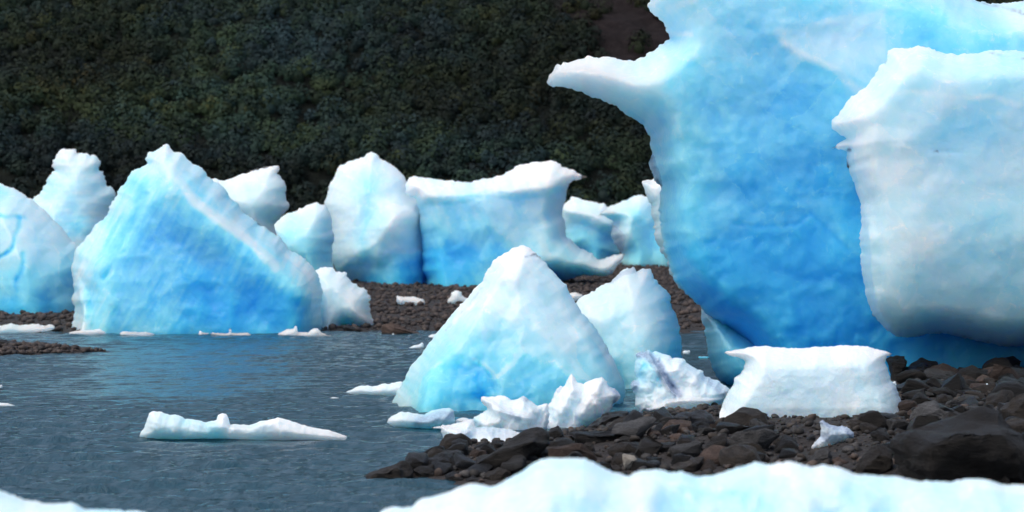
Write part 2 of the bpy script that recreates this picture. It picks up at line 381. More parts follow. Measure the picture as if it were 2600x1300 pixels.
def build_scrub():
    rng = np.random.default_rng(3)
    n = 8200
    bx = rng.uniform(-58, 60, n); by = rng.uniform(171, 258, n)
    keep = rng.random(n) > scree(bx, by) * 0.93
    bx, by = bx[keep], by[keep]; n = len(bx); bz = hill(bx, by)
    kindn = 0.8 * fbm(bx * 0.10, by * 0.07, 0.0, 3, 91) + rng.normal(-0.05, 0.42, n)
    R = rng.uniform(0.55, 1.35, n) * np.where(rng.random(n) < 0.12, 1.35, 1.0)
    H = R * rng.uniform(0.9, 1.6, n)
    base = np.zeros((n, 3))
    pal = np.array([(0.0080, 0.0180, 0.0210), (0.0085, 0.0205, 0.0160), (0.0135, 0.0245, 0.0115), (0.0220, 0.0290, 0.0090), (0.036, 0.033, 0.0090)])
    idx = np.clip((kindn * 1.5 + 1.6), 0, 3.999); i0 = idx.astype(int); fr = (idx - i0)[:, None]
    base = pal[i0] * (1 - fr) + pal[i0 + 1] * fr
    base *= (1.18 * rng.uniform(0.6, 1.5, n) * np.clip(1 + 0.8 * fbm(bx * 0.05, by * 0.04, 7.0, 2, 95), .5, 1.6))[:, None]
    K = 130
    u = rng.normal(size=(n, K, 3)); u /= np.linalg.norm(u, axis=2, keepdims=True); u[..., 2] = np.abs(u[..., 2]) * 1.0
    rad = rng.uniform(0.62, 1.08, (n, K, 1)) ** 0.8
    c = np.empty((n, K, 3)); c[..., 0] = bx[:, None] + u[..., 0] * rad[..., 0] * R[:, None]
    c[..., 1] = by[:, None] + u[..., 1] * rad[..., 0] * R[:, None]; c[..., 2] = bz[:, None] + 0.1 + u[..., 2] * rad[..., 0] * H[:, None]
    c = c.reshape(-1, 3); M = len(c)
    nr = u.reshape(-1, 3) * 1.0 + rng.normal(size=(M, 3)) * 0.12; nr /= np.linalg.norm(nr, axis=1, keepdims=True)
    t = np.cross(nr, rng.normal(size=(M, 3))); t /= np.linalg.norm(t, axis=1, keepdims=True); b = np.cross(nr, t)
    s = rng.uniform(0.10, 0.24, (M, 1)); e = rng.uniform(0.5, 1.0, (M, 1))
    V = np.stack([c - t * s, c + b * s * e * 0.6, c + t * s, c - b * s * e * 0.6], 1).reshape(-1, 3)
    Fc = np.arange(M * 4).reshape(-1, 4)
    tint = np.repeat(base, K, 0) * rng.uniform(0.95, 1.05, (M, 1)); tint = np.repeat(tint, 4, 0)
    bm = bmesh.new(); bmesh.ops.create_icosphere(bm, subdivisions=1, radius=1.0)
    bv = np.array([v.co for v in bm.verts]); bf = np.array([[v.index for v in f.verts] for f in bm.faces]); bm.free()
    m = len(bv); B = bv[None] * np.stack([R, R, H], 1)[:, None, :] + np.stack([bx, by, bz], 1)[:, None, :]
    lump = 1 + 0.30 * fbm(B[..., 0] * 1.3, B[..., 1] * 1.3, B[..., 2] * 1.3, 2, 99)
    B = np.stack([bx, by, bz], 1)[:, None, :] + (B - np.stack([bx, by, bz], 1)[:, None, :]) * lump[..., None] * 0.42
    BF = (bf[None] + (np.arange(n) * m)[:, None, None]).reshape(-1, 3) + len(V)
    bt = np.repeat(base, m, 0) * (0.95 + 0.35 * fbm(B[..., 0] * 2.5, B[..., 1] * 2.5, B[..., 2] * 2.5, 2, 98).ravel())[:, None]
    T = np.concatenate([Fc[:, [0, 1, 2]], Fc[:, [0, 2, 3]], BF])
    tag(mesh_np('hillside_scrub', np.concatenate([V, B.reshape(-1, 3)]), T, LEAF, {'tint': np.concatenate([tint, np.clip(bt, 0.003, 1)])}, smooth=True), 'dense dark green and olive scrub covering the whole hillside behind the icebergs', 'scrub', kind='stuff')
build_scrub()

# ------------------------------------------------------------------ ice builder
def Z(ox, oy, s, pts): return [(ox + a / s, oy + b / s) for a, b in pts]
def Z1(*p): return Z(0, 300, 2.147, p)
def Z2(*p): return Z(600, 350, 2.342, p)
def Z3(*p): return Z(1000, 350, 2.341, p)
def Z4(*p): return Z(1350, 0, 2.576, p)
def Z5(*p): return Z(2000, 0, 2.576, p)
def Z6(*p): return Z(2000, 400, 2.147, p)
def Z7(*p): return Z(850, 600, 1.981, p)
def Z8(*p): return Z(1700, 850, 2.862, p)
def ZA(*p): return Z(0, 750, 2.342, p)
def ZB(*p): return Z(850, 1000, 4.293, p)
def ZC(*p): return Z(1400, 1000, 4.293, p)
def ZD(*p): return Z(1950, 850, 2.862, p)
def ZG(*p): return Z(800, 650, 5.152, p)
def ZH(*p): return Z(1600, 400, 2.147, p)
def ZP(*p): return Z(1550, 860, 5.854, p)
def ZQ(*p): return Z(1080, 930, 4.954, p)
def ZR(*p): return Z(150, 780, 3.68, p)
def ZS(*p): return Z(1800, 1050, 5.724, p)

def resample(poly, step, rough, seed, bottom=1e9):
    P = np.array(poly, float); Q = np.roll(P, -1, 0); out = []
    for a, b in zip(P, Q):
        n = max(1, int(round(np.hypot(*(b - a)) / step)))
        t = np.arange(n)[:, None] / n; out.append(a + (b - a) * t)
    P = np.concatenate(out)
    # light smoothing keeps corners but loses the drawn polygon look
    S = 0.15 * np.roll(P, 1, 0) + 0.7 * P + 0.15 * np.roll(P, -1, 0)
    T = np.roll(S, -1, 0) - np.roll(S, 1, 0); T /= np.linalg.norm(T, axis=1, keepdims=True) + 1e-9
    nrm = np.stack([T[:, 1], -T[:, 0]], 1)
    w = rough * (fbm(S[:, 0] / 30, S[:, 1] / 30, 0.0, 3, seed, 0.6) + 0.7 * ridged(S[:, 0] / 13, S[:, 1] / 13, 0.0, 2, seed + 1) - 0.3)
    w = np.where(S[:, 1] > bottom - 8, 0.0, w)
    return S + nrm * w[:, None]

def idw(px, py, ctrl, p=3.2):
    soft_ = (0.05 * min(np.ptp(px), np.ptp(py), 900)) ** 2 + 30
    c = np.array(ctrl, float)
    d2 = (px[:, None] - c[None, :, 0])**2 + (py[:, None] - c[None, :, 1])**2 + soft_
    w = d2 ** (-p / 2 * 1.0); return (w * c[None, :, 2]).sum(1) / w.sum(1)

def line_dist(px, py, pl):
    best = np.full(px.shape, 1e9); 
    for (x0, y0), (x1, y1) in zip(pl[:-1], pl[1:]):
        ex, ey = x1 - x0, y1 - y0; t = np.clip(((px - x0) * ex + (py - y0) * ey) / (ex * ex + ey * ey + 1e-9), 0, 1)
        best = np.minimum(best, np.hypot(px - x0 - t * ex, py - y0 - t * ey))
    return best

_seed = [100]
def berg(name, outline, d, D0, D1, label, cat='iceberg', step=5.0, edge=None, R=None, rough=2.0, back=None, bottom=None,
         blue=((0, 0, 0.2),), clear=None, ridges=(), cracks=(), bands=(), streak=None, n_low=0.10, n_rid=0.06, n_sc=0.05,
         sc_px=60, low_px=220, crust=0.0, crust_px=18, mat=None, group=None, power=1.0, parent=None, bend=None, rnd=False, bgain=0.82, boff=0.0, dirt=(), n_fac=0.13, fac_px=None, zones=()):
    fac_px = fac_px or low_px * 0.75
    """A solid lump of ice: its outline in a plane at distance d, front and back swelling away from that plane."""
    _seed[0] += 7; seed = _seed[0]
    rngb = np.random.default_rng(seed)
    B = resample(outline, edge or step * 0.8, rough * 1.35, seed, bottom if bottom is not None else max(p[1] for p in outline) - 3)
    if bottom is None: bottom = B[:, 1].max() - 3
    x0, y0 = B.min(0); x1, y1 = B.max(0)
    nx = int((x1 - x0) / step) + 2; ny = int((y1 - y0) / (step * 0.87)) + 2
    ii, jj = np.meshgrid(np.arange(nx), np.arange(ny))
    gx = x0 + (ii + 0.5 * (jj % 2)) * step; gy = y0 + jj * step * 0.87
    gx = (gx + rngb.uniform(-0.22, 0.22, gx.shape) * step).ravel(); gy = (gy + rngb.uniform(-0.22, 0.22, gy.shape) * step).ravel()
    sd = poly_sd(gx, gy, B); k = sd > step * 0.55; gx, gy = gx[k], gy[k]
    nb = len(B)
    pts = [Vector((a, -b)) for a, b in B] + [Vector((a, -b)) for a, b in zip(gx, gy)]
    ov, oe, of, *_ = delaunay_2d_cdt(pts, [(i, (i + 1) % nb) for i in range(nb)], [], 1, 1e-4)
    px = np.array([v[0] for v in ov]); py = np.array([-v[1] for v in ov])
    tris = np.array([f for f in of if len(f) == 3], int)
    # distance to the outline, leaving out the base
    dist = np.full(px.shape, 1e9)
    a = B; b = np.roll(B, -1, 0)
    use = ~((a[:, 1] > bottom) & (b[:, 1] > bottom))
    for (ax, ay), (bx, by) in zip(a[use], b[use]):
        ex, ey = bx - ax, by - ay; t = np.clip(((px - ax) * ex + (py - ay) * ey) / (ex * ex + ey * ey + 1e-12), 0, 1)
        dist = np.minimum(dist, (px - ax - t * ex)**2 + (py - ay - t * ey)**2)
    dist = np.sqrt(dist); dist[dist < 0.05] = 0
    m = d / F
    R = R or 0.28 * min(x1 - x0, y1 - y0)
    t = np.clip(dist / R, 0, 1); g = np.sqrt(1 - (1 - t)**2) if rnd else 1 - (1 - t)**1.8
    zr = np.clip((py - y0) / (bottom - y0), 0, 1) ** power
    D = D1 + (D0 - D1) * zr
    soft = np.clip(dist / (R * 0.35), 0, 1)
    n_low, n_rid, n_sc = n_low * 0.45, n_rid * 0.4, n_sc * 0.4
    def relief(sgn, sd_):
        U, V = px / low_px, py / low_px
        r = n_low * fbm(U, V, sgn * 3.0, 4, sd_) + n_rid * ridged(U * 1.7, V * 1.7, sgn * 2.0, 3, sd_ + 20)
        wu = px / sc_px + 0.5 * fbm(U * 3, V * 3, 1.0, 2, sd_ + 31); wv = py / sc_px + 0.5 * fbm(U * 3, V * 3, 5.0, 2, sd_ + 33)
        r = r + n_sc * (scallop(wu, wv, sd_ + 40) + 0.45 * scallop(wu * 2.3, wv * 2.3, sd_ + 41) - 0.5)
        r = r + n_sc * 0.35 * fbm(U * 9, V * 9, 2.0, 3, sd_ + 50)
        fu = px / fac_px + 0.10 * fbm(U * 4, V * 4, 1.0, 3, sd_ + 71); fv = py / fac_px + 0.10 * fbm(U * 4, V * 4, 7.0, 3, sd_ + 72)
        r = r + n_fac * (facets(fu, fv, sd_ + 73) - 0.4) + 0.3 * n_fac * (facets(fu * 2.9 + 3, fv * 2.9, sd_ + 74) - 0.4)
        return r
    Rf = relief(1, seed); Rb = relief(-1, seed + 3)
    extra = np.zeros_like(px)
    for pl, amp, wd in ridges: extra += amp * np.maximum(0, 1 - line_dist(px, py, pl) / wd) ** 1.15
    wob = 10 * fbm(px / 45, py / 45, 0, 3, seed + 60)
    tap = np.clip(0.75 + 0.9 * fbm(px / 60, py / 60, 5.0, 3, seed + 61), 0, 1)
    for pl, amp, wd, bl in cracks: extra -= tap * amp * np.exp(-(line_dist(px + wob * 0.8, py + wob * 0.5, pl) / wd)**2)
    df = np.where(dist > 0, np.maximum(g * D + soft * (Rf * D0 + extra), 0.002), 0)
    bk = back if back is not None else D0
    db = np.where(dist > 0, np.maximum(g * bk * (0.75 + 0.25 * zr) + soft * Rb * bk, 0.002), 0)
    yo = d
    off = bend(px, py) if bend is not None else 0.0
    X = (px - CX) * m; Zc = CH + (HY - py) * m
    ax = (0.5 * (max(x0, -100) + min(x1, 2700)) - CX) / F; az = 0.0 if rnd else (HY - 0.5 * (y0 + min(y1, 1200))) / F
    sf, sb = off - df, off + db
    Vf = np.stack([X + ax * sf, yo + sf, Zc + az * sf], 1); Vb = np.stack([X + ax * sb, yo + sb, Zc + az * sb], 1)
    n = len(px); shared = dist == 0
    bi = np.where(shared, np.arange(n), np.arange(n) + n)
    fl = []
    # orientation: front faces the camera (-Y)
    A0 = px[tris[:, 0]]; 
    cr = (px[tris[:, 1]] - px[tris[:, 0]]) * -(py[tris[:, 2]] - py[tris[:, 0]]) + (py[tris[:, 1]] - py[tris[:, 0]]) * (px[tris[:, 2]] - px[tris[:, 0]])
    tris[cr < 0] = tris[cr < 0][:, ::-1]
    front = tris; rear = bi[tris[:, ::-1]]
    ec = {}
    for tr in tris:
        for q in range(3):
            e = (int(tr[q]), int(tr[(q + 1) % 3])); ec[e] = 1
    cap = []
    for (u, v) in ec:
        if (v, u) not in ec and not (shared[u] and shared[v]):
            q = [u, int(bi[u]), int(bi[v]), v]; q2 = []
            for w in q:
                if w not in q2: q2.append(w)
            if len(q2) == 4: cap += [(q2[0], q2[1], q2[2]), (q2[0], q2[2], q2[3])]
            elif len(q2) == 3: cap.append(tuple(q2))
    faces = np.concatenate([front, rear] + ([np.array(cap, int)] if cap else []))
    # colour of the ice itself
    bl = idw(px, py, blue)
    bl = bl + 0.05 * fbm(px / 90, py / 90, 0, 4, seed + 70)
    if streak:
        ang, amp, wl_ = streak; ca, sa = math.cos(math.radians(ang)), math.sin(math.radians(ang))
        u = px * ca + py * sa; v = -px * sa + py * ca
        bl = bl + amp * fbm(v / wl_, u / (wl_ * 7), 0, 5, seed + 80, 0.6)
    if crust: bl = bl * (1 - crust * (1 - np.clip(dist / (crust_px * (1 + 0.6 * fbm(px / 40, py / 40, 0, 3, seed + 90))), 0, 1)))
    for pl, amp, wd, b_ in cracks: bl = bl + tap * b_ * np.exp(-(line_dist(px + wob * 0.8, py + wob * 0.5, pl) / (wd * 1.2))**2)
    for pl, wd, b_ in bands:                        # bubbly white or clear blue layers inside the ice
        w = np.clip(1.4 * (1 - line_dist(px + wob, py + wob * 0.6, pl) / wd), 0, 1); w = w * w * (3 - 2 * w); bl = bl * (1 - w) + b_ * w
    for pg, db_, sp in zones: bl = bl + db_ * np.clip(0.5 + poly_sd(px + wob * 0.5, py + wob * 0.5, np.array(pg, float)) / sp, 0, 1)
    bl = np.clip(bl * bgain + 0.11 + boff, 0.0, 1.0)
    cl = np.zeros_like(px)
    if clear:
        for pl, wd, a_ in clear: cl = np.maximum(cl, a_ * np.clip(1.5 - line_dist(px + wob * 0.5, py + wob * 0.4, pl) / wd, 0, 1))
    dt = np.zeros_like(px)
    for pl, wd, a_ in dirt: dt = np.maximum(dt, a_ * np.exp(-(line_dist(px + wob * 0.25, py + wob * 0.25, pl) / wd)**2) * np.clip(0.6 + 1.2 * fbm(px / 12, py / 12, 3.0, 2, seed + 95), 0, 1))
    V = np.concatenate([Vf, Vb]); BL = np.concatenate([bl, bl]); CL = np.concatenate([cl, cl]); DT = np.concatenate([dt, dt])
    used = np.zeros(2 * n, bool); used[faces.ravel()] = True; rm = np.cumsum(used) - 1
    V, BL, CL, DT, faces = V[used], BL[used], CL[used], DT[used], rm[faces]
    org = (X.mean(), d, max(Zc.min(), -0.2))
    o = mesh_np(name, V, faces, mat or ICE, {'blue': BL, 'clear': CL, 'dirt': DT}, origin=org, parent=parent)
    if parent is None: tag(o, label, cat, group)
    return o

# ================================================================== the far row on the gravel flat
berg('iceberg', Z1((-170, 330), (-80, 345), (0, 355), (40, 370), (85, 385), (120, 400), (150, 430), (180, 445), (220, 480), (260, 520), (320, 585), (400, 670), (480, 760), (490, 1100), (-170, 1100)),
     73.0, 2.6, 1.0, 'rounded pale berg with blue cracks at the left edge of the picture, resting on gravel', step=5, R=150, crust=0.3,
     blue=[(0, 490, .25), (40, 480, .12), (100, 530, .10), (10, 590, .22), (60, 600, .12), (100, 620, .28), (130, 600, .15), (20, 660, .2), (110, 700, .42), (60, 730, .45), (20, 720, .4), (150, 740, .5), (30, 775, .85), (120, 775, .75)],
     cracks=[(Z1((-60, 560), (0, 538), (60, 545), (130, 540)), .10, 4, .5), (Z1((108, 545), (90, 610), (70, 700), (0, 770), (-30, 800)), .12, 5, .5), (Z1((125, 735), (108, 830), (95, 960)), .12, 5, .45)],
     bottom=805, mat=ICE_FAR, n_sc=.03)
berg('iceberg', Z1((150, 480), (190, 448), (220, 410), (252, 372), (268, 332), (280, 296), (300, 287), (278, 268), (285, 240), (310, 205), (335, 172), (385, 170), (402, 158), (413, 165), (416, 200), (440, 188), (475, 192), (490, 215), (525, 215), (545, 235), (548, 258), (533, 268), (560, 300), (572, 345), (585, 362), (615, 370), (632, 405), (625, 440), (610, 470), (620, 740), (150, 760)),
     76.5, 1.3, .7, 'tall ragged column of white ice with a notched top at the left', step=4, R=70, rough=3.5,
     blue=[(170, 390, .05), (220, 400, .06), (190, 460, .12), (160, 520, .16), (230, 520, .12), (200, 570, .35), (200, 620, .1)], streak=(0, .07, 10),
     n_sc=.09, n_rid=.1, sc_px=26, bottom=640, mat=ICE_FAR)
berg('iceberg', Z1((1060, 400), (1120, 345), (1175, 337), (1200, 335), (1275, 328), (1340, 300), (1400, 280), (1460, 265), (1503, 258)) + Z2((60, 198), (110, 193), (180, 170), (250, 164), (258, 185), (240, 212), (268, 230), (295, 280), (302, 370), (317, 400), (312, 430), (265, 480), (225, 515), (250, 620), (100, 620), (-150, 450)),
     72.5, 1.4, .6, 'smooth white berg with a hooked upper corner, behind the right slope of the left pyramid', step=4.5, R=80, blue=[(560, 455, .05), (640, 440, .04), (700, 430, .02), (640, 490, .14), (700, 500, .12), (620, 540, .15), (690, 570, .12)],
     n_sc=.05, mat=ICE_FAR, bottom=605)
berg('iceberg', Z2((195, 530), (240, 488), (300, 448), (345, 432), (415, 402), (480, 384), (492, 402), (520, 394), (545, 420), (575, 480), (580, 860), (380, 860), (200, 700)),
     86.0, 2.0, .8, 'low pale berg with sloping top between the left pyramid and the twin peaked berg', step=4.5, R=70, blue=[(700, 560, .02), (760, 530, .02), (815, 520, .03), (750, 560, .18), (800, 560, .15), (740, 610, .35), (810, 600, .3), (780, 650, .5), (820, 670, .4)],
     mat=ICE_FAR, bottom=700, crust=.4)
berg('iceberg', Z2((528, 400), (545, 330), (558, 260), (590, 210), (603, 183), (650, 155), (710, 130), (760, 104), (800, 72), (820, 95), (860, 130), (910, 150), (960, 185), (1000, 220), (1012, 240), (1040, 330), (1090, 360), (1150, 420), (1180, 900), (1000, 900), (740, 900), (690, 860), (640, 820), (600, 800), (560, 700), (545, 560)),
     97.0, 2.8, 1.2, 'tall white berg with a sharp central peak, left of the saddle berg', step=4.5, R=95,
     blue=[(855, 470, .04), (940, 400, .03), (1010, 450, .03), (870, 560, .12), (880, 640, .2), (925, 480, .3), (960, 560, .28), (1000, 520, .05), (1040, 530, .02), (1020, 570, .08), (960, 620, .16), (1040, 620, .32), (870, 690, .4), (940, 660, .32), (1040, 680, .72), (940, 715, .85), (1040, 710, .9), (900, 700, .5)],
     ridges=[(Z2((1080, 400), (1000, 430), (930, 480), (860, 590), (790, 650)), .5, 60)], cracks=[(Z2((745, 290), (770, 400), (770, 500), (745, 600), (765, 740)), .15, 14, .10)],
     zones=[(Z2((850, 600), (880, 530), (935, 478), (1000, 430), (1090, 395), (1130, 560), (1110, 680), (950, 680)), -.14, 5), (Z2((500, 390), (590, 180), (740, 100), (755, 290), (772, 400), (768, 520), (745, 600), (760, 740), (560, 760)), -.08, 5)], bottom=722, mat=ICE_FAR, n_low=.12)
berg('iceberg', Z3((72, 285), (88, 235), (120, 229), (200, 238), (290, 252), (380, 262), (460, 263), (550, 246), (630, 225), (680, 195), (750, 160), (820, 145), (900, 135), (935, 127), (970, 145), (1020, 175), (1080, 200), (1147, 233), (1110, 244), (1065, 255), (1045, 280), (1030, 330), (1005, 390), (1000, 450), (1010, 500), (1030, 570), (1070, 620), (1120, 660), (1180, 690), (1215, 720), (1290, 700), (1378, 683), (1362, 720), (1325, 780), (1300, 815), (1230, 812), (1150, 815), (1080, 830), (1000, 845), (700, 880), (500, 895), (370, 900), (205, 895), (188, 850), (175, 780), (168, 660), (158, 530), (140, 400), (128, 357), (95, 345), (70, 322)),
     95.5, 2.4, 1.1, 'saddle shaped blue berg with a raised pointed right tip, behind the centre pyramid', step=4.5, R=55, power=1.4,
     blue=[(1045, 470, .07), (1100, 480, .1), (1150, 470, .12), (1250, 450, .05), (1350, 430, .02), (1420, 440, .02), (1470, 447, .0), (1300, 470, .1), (1090, 540, .4), (1150, 560, .38), (1200, 510, .32), (1300, 530, .28), (1400, 500, .16), (1100, 600, .55), (1200, 590, .42), (1300, 590, .28), (1380, 600, .22), (1110, 660, .86), (1180, 650, .84), (1260, 640, .65), (1340, 630, .33), (1420, 640, .25), (1480, 670, .2), (1560, 660, .02), (1090, 715, .7), (1150, 720, .85), (1440, 690, .3)],
     ridges=[(Z3((90, 345), (200, 350), (420, 340), (560, 300), (700, 320), (900, 300), (1060, 262)), .25, 22)],
     zones=[(Z3((60, 285), (75, 322), (98, 345), (130, 354), (300, 352), (420, 350), (560, 345), (620, 325), (760, 325), (900, 300), (1040, 285), (1160, 240), (1100, 100), (500, 100), (60, 150)), -.13, 5)], streak=(62, .05, 14), bottom=724, mat=ICE_FAR, n_low=.08, n_sc=.025, n_rid=.04)
berg('iceberg', Z3((985, 410), (1010, 398), (1055, 372), (1056, 356), (1070, 352), (1105, 362), (1150, 380), (1212, 391), (1250, 398), (1280, 420), (1330, 470), (1340, 700), (1260, 745), (1120, 745), (1000, 640)),
     128.0, 2.0, .7, 'small white topped berg far back in the gap right of the saddle berg', step=4, R=55, power=.6, blue=[(1430, 520, .0), (1470, 510, .0), (1540, 530, .0), (1450, 550, .1), (1520, 550, .12), (1470, 590, .4), (1540, 570, .3), (1530, 610, .55), (1500, 640, .65)],
     ridges=[(Z3((1000, 440), (1080, 440), (1180, 460), (1290, 520)), .9, 30)], mat=ICE_FAR, bottom=655, n_sc=.06)
berg('iceberg', Z3((1210, 462), (1250, 430), (1300, 400), (1380, 375), (1440, 345), (1480, 333), (1505, 345), (1560, 400), (1720, 640), (1720, 765), (1500, 762), (1380, 758), (1345, 745), (1360, 690), (1310, 640), (1290, 570), (1305, 500), (1260, 470)),
     122.0, 2.6, 1.2, 'angular grey blue berg behind the tall tower, beside the small white topped berg', step=4, R=50, power=.5, blue=[(1560, 520, .0), (1620, 490, .05), (1580, 550, .2), (1570, 600, .12), (1620, 560, .42), (1660, 600, .5), (1620, 640, .5), (1670, 650, .42)],
     ridges=[(Z3((1215, 460), (1330, 420), (1420, 470), (1390, 560), (1400, 745)), .8, 60)], clear=[(Z3((1300, 560), (1340, 600), (1330, 650)), 14, .6)], mat=ICE_FAR, bottom=668)
berg('iceberg', Z3((1474, 266), (1500, 246), (1540, 234), (1600, 220), (1800, 300), (1850, 900), (1720, 900), (1690, 888), (1655, 830), (1625, 760), (1600, 690), (1562, 610), (1545, 500), (1530, 420), (1503, 345), (1492, 290)),
     44.5, .9, .4, 'narrow white ice edge with a beaked top behind the left side of the blue tower', step=4.5, R=28, rough=3, blue=[(1640, 460, .0), (1660, 560, .12), (1690, 640, .15), (1710, 710, .12)], n_sc=.08, bottom=990)

# ================================================================== big left pyramid and its neighbours
berg('iceberg', Z1((385, 1230), (378, 1150), (390, 1108), (410, 1060), (396, 1020), (390, 990), (405, 940), (396, 880), (386, 830), (395, 760), (410, 712), (450, 680), (508, 600), (560, 560), (600, 480), (630, 430), (652, 388), (690, 340), (702, 308), (720, 290), (770, 268), (800, 242), (783, 225), (805, 190), (850, 167), (905, 146), (950, 175), (990, 190), (1020, 220), (1060, 250), (1120, 300), (1175, 345), (1250, 428), (1330, 508), (1430, 590)) + Z2((120, 508), (200, 558), (262, 592), (310, 660), (370, 690), (430, 740), (467, 790), (492, 840), (507, 900), (512, 960), (502, 1020), (508, 1100), (515, 1235)),
     62.6, 2.3, .55, bgain=.82, n_fac=.07, label='big blue pyramid with a pale diagonal ridge standing in the water at the left', step=4.5, R=95, power=.8, rough=2.2,
     blue=[(420, 372, .06), (380, 410, .08), (440, 420, .04), (340, 440, .1), (300, 520, .12), (240, 590, .14), (200, 700, .14), (200, 820, .06), (185, 780, .1),
           (360, 470, .46), (340, 560, .52), (300, 620, .46), (390, 520, .4), (430, 500, .26), (440, 560, .64), (500, 560, .6), (400, 600, .56), (480, 640, .66), (560, 620, .66), (620, 650, .62), (350, 680, .45), (420, 700, .54), (520, 700, .7), (600, 720, .74), (660, 700, .72), (300, 760, .45), (270, 720, .4), (250, 800, .5), (340, 800, .6), (420, 790, .68), (500, 780, .8), (560, 800, .92), (640, 780, .92), (720, 770, .85), (760, 800, .7), (700, 830, .92), (600, 835, .95), (450, 835, .85), (320, 835, .66), (800, 800, .3),
           (480, 430, .14), (540, 480, .16), (600, 560, .18), (660, 590, .2), (720, 630, .18), (760, 670, .2), (790, 730, .22), (700, 690, .3), (780, 690, .1)],
     bands=[(Z1((880, 260), (960, 330), (1060, 460), (1200, 560), (1330, 650)) + Z2((110, 640), (225, 770)), 20, .10)],
     ridges=[(Z1((905, 150), (960, 330), (1080, 470), (1200, 570), (1330, 680), (1500, 800)) + Z2((300, 850), (420, 960)), 0.5, 110), (Z1((395, 880), (450, 960), (480, 1060), (460, 1180)), .7, 22)],
     cracks=[(Z1((790, 420), (700, 620), (600, 760), (520, 900), (480, 1080)), .10, 9, .06), (Z1((740, 600), (690, 710), (560, 860)), .15, 6, -.1)],
     streak=(118, .09, 9), bottom=850, mat=ICE_FAR, n_low=.07, n_rid=.05, n_sc=.03)
berg('iceberg', Z2((440, 800), (470, 790), (500, 770), (530, 775), (570, 780), (600, 796), (640, 783), (662, 820), (680, 850), (705, 866), (740, 890), (785, 930), (797, 970), (788, 1000), (802, 1050), (832, 1105), (800, 1122), (720, 1125), (655, 1112), (632, 1150), (600, 1172), (440, 1200)),
     64.2, 1.5, .6, 'crumbly white ice lump leaning against the right foot of the big left pyramid', step=3.5, R=45, rough=3.2, blue=[(800, 690, .0), (860, 690, .0), (830, 720, .03), (880, 750, .04), (820, 770, .1), (860, 770, .14), (930, 800, .03), (840, 820, .16), (880, 810, .14)],
     n_sc=.1, n_rid=.12, sc_px=32, mat=ICE_FAR, bottom=838)
fr = [('low white ice crumbs at the left foot of the big pyramid', ZR((95, 235), (150, 222), (240, 215), (330, 212), (375, 203), (420, 222), (445, 240), (440, 262), (100, 262)), 59.6),
      ('flat white sliver of ice floating before the pyramid, left of its centre', ZR((565, 245), (600, 225), (650, 232), (700, 228), (770, 232), (830, 230), (860, 245), (895, 252), (880, 268), (600, 270)), 59.4),
      ('small pointed white bit of ice in front of the dark base of the pyramid', ZR((1295, 262), (1312, 215), (1345, 235), (1360, 240), (1400, 240), (1410, 265), (1300, 280)), 59.6),
      ('thin white floe with one upright knob in front of the dark base of the pyramid', ZR((1415, 250), (1440, 238), (1500, 248), (1570, 246), (1590, 235), (1588, 200), (1600, 190), (1612, 205), (1610, 240), (1700, 240), (1760, 238), (1795, 252), (1780, 275), (1500, 280)), 59.5),
      ('jagged white ice heap at the right foot of the big left pyramid', ZR((2020, 270), (2070, 230), (2130, 205), (2190, 195), (2205, 170), (2228, 175), (2235, 230), (2290, 240), (2330, 240), (2360, 210), (2410, 195), (2450, 240), (2560, 262), (2540, 290), (2030, 295)), 59.2),
      ('long low white floe in open water in front of the left pyramid', ZR((2005, 370), (2030, 350), (2100, 352), (2140, 344), (2200, 352), (2280, 362), (2322, 375), (2300, 392), (2150, 395), (2030, 392)), 55.2)]
for lb, ol, dd in fr:
    berg('ice_floe', ol, dd, .35, .12, lb, 'ice floe', step=3.0, R=14, rough=1.0, blue=[(400, 840, .05), (700, 840, .02)], n_sc=.1, n_rid=.1, sc_px=16, mat=ICE_FAR, bottom=9999)
berg('ice_slab', Z1((-60, 1125), (20, 1128), (60, 1117), (110, 1125), (200, 1122), (295, 1126), (305, 1140), (300, 1155), (245, 1160), (240, 1180), (-60, 1185)), 61.2, .9, .4,
     'flat white ice slab at the waterline at the left edge, below the cracked berg', 'ice slab', step=3.5, R=14, rough=1.5, blue=[(20, 830, .1), (100, 830, .02)], mat=ICE_FAR, bottom=9999)
berg('snow_patch', ZG((1055, 515), (1120, 525), (1220, 535), (1320, 548), (1425, 558), (1432, 600), (1420, 640), (1345, 668), (1225, 655), (1205, 628), (1090, 636), (1060, 570)), 76.0, .5, .3,
     'flat rectangular white ice block lying on the far gravel', 'ice block', step=3, R=12, rough=1.5, blue=[(1020, 760, .0)], mat=ICE_FAR, bottom=9999)
berg('snow_patch', ZG((1685, 612), (1740, 560), (1775, 510), (1780, 470), (1830, 443), (1920, 455), (1930, 510), (2010, 545), (2080, 570), (2060, 640), (1800, 648)), 76.5, .5, .3,
     'stepped white ice block on the far gravel, just left of the centre pyramid', 'ice block', step=3, R=16, rough=1.5, blue=[(1020, 760, .0)], mat=ICE_FAR, bottom=9999)
berg('snow_patch', Z3((1040, 920), (1075, 917), (1110, 925), (1128, 940), (1110, 965), (1040, 975)), 77.0, .5, .3,
     'small white ice block on the far gravel in the notch between the two middle pyramids', 'ice block', step=3, R=10, rough=1.2, blue=[(1020, 760, .0)], mat=ICE_FAR, bottom=9999)

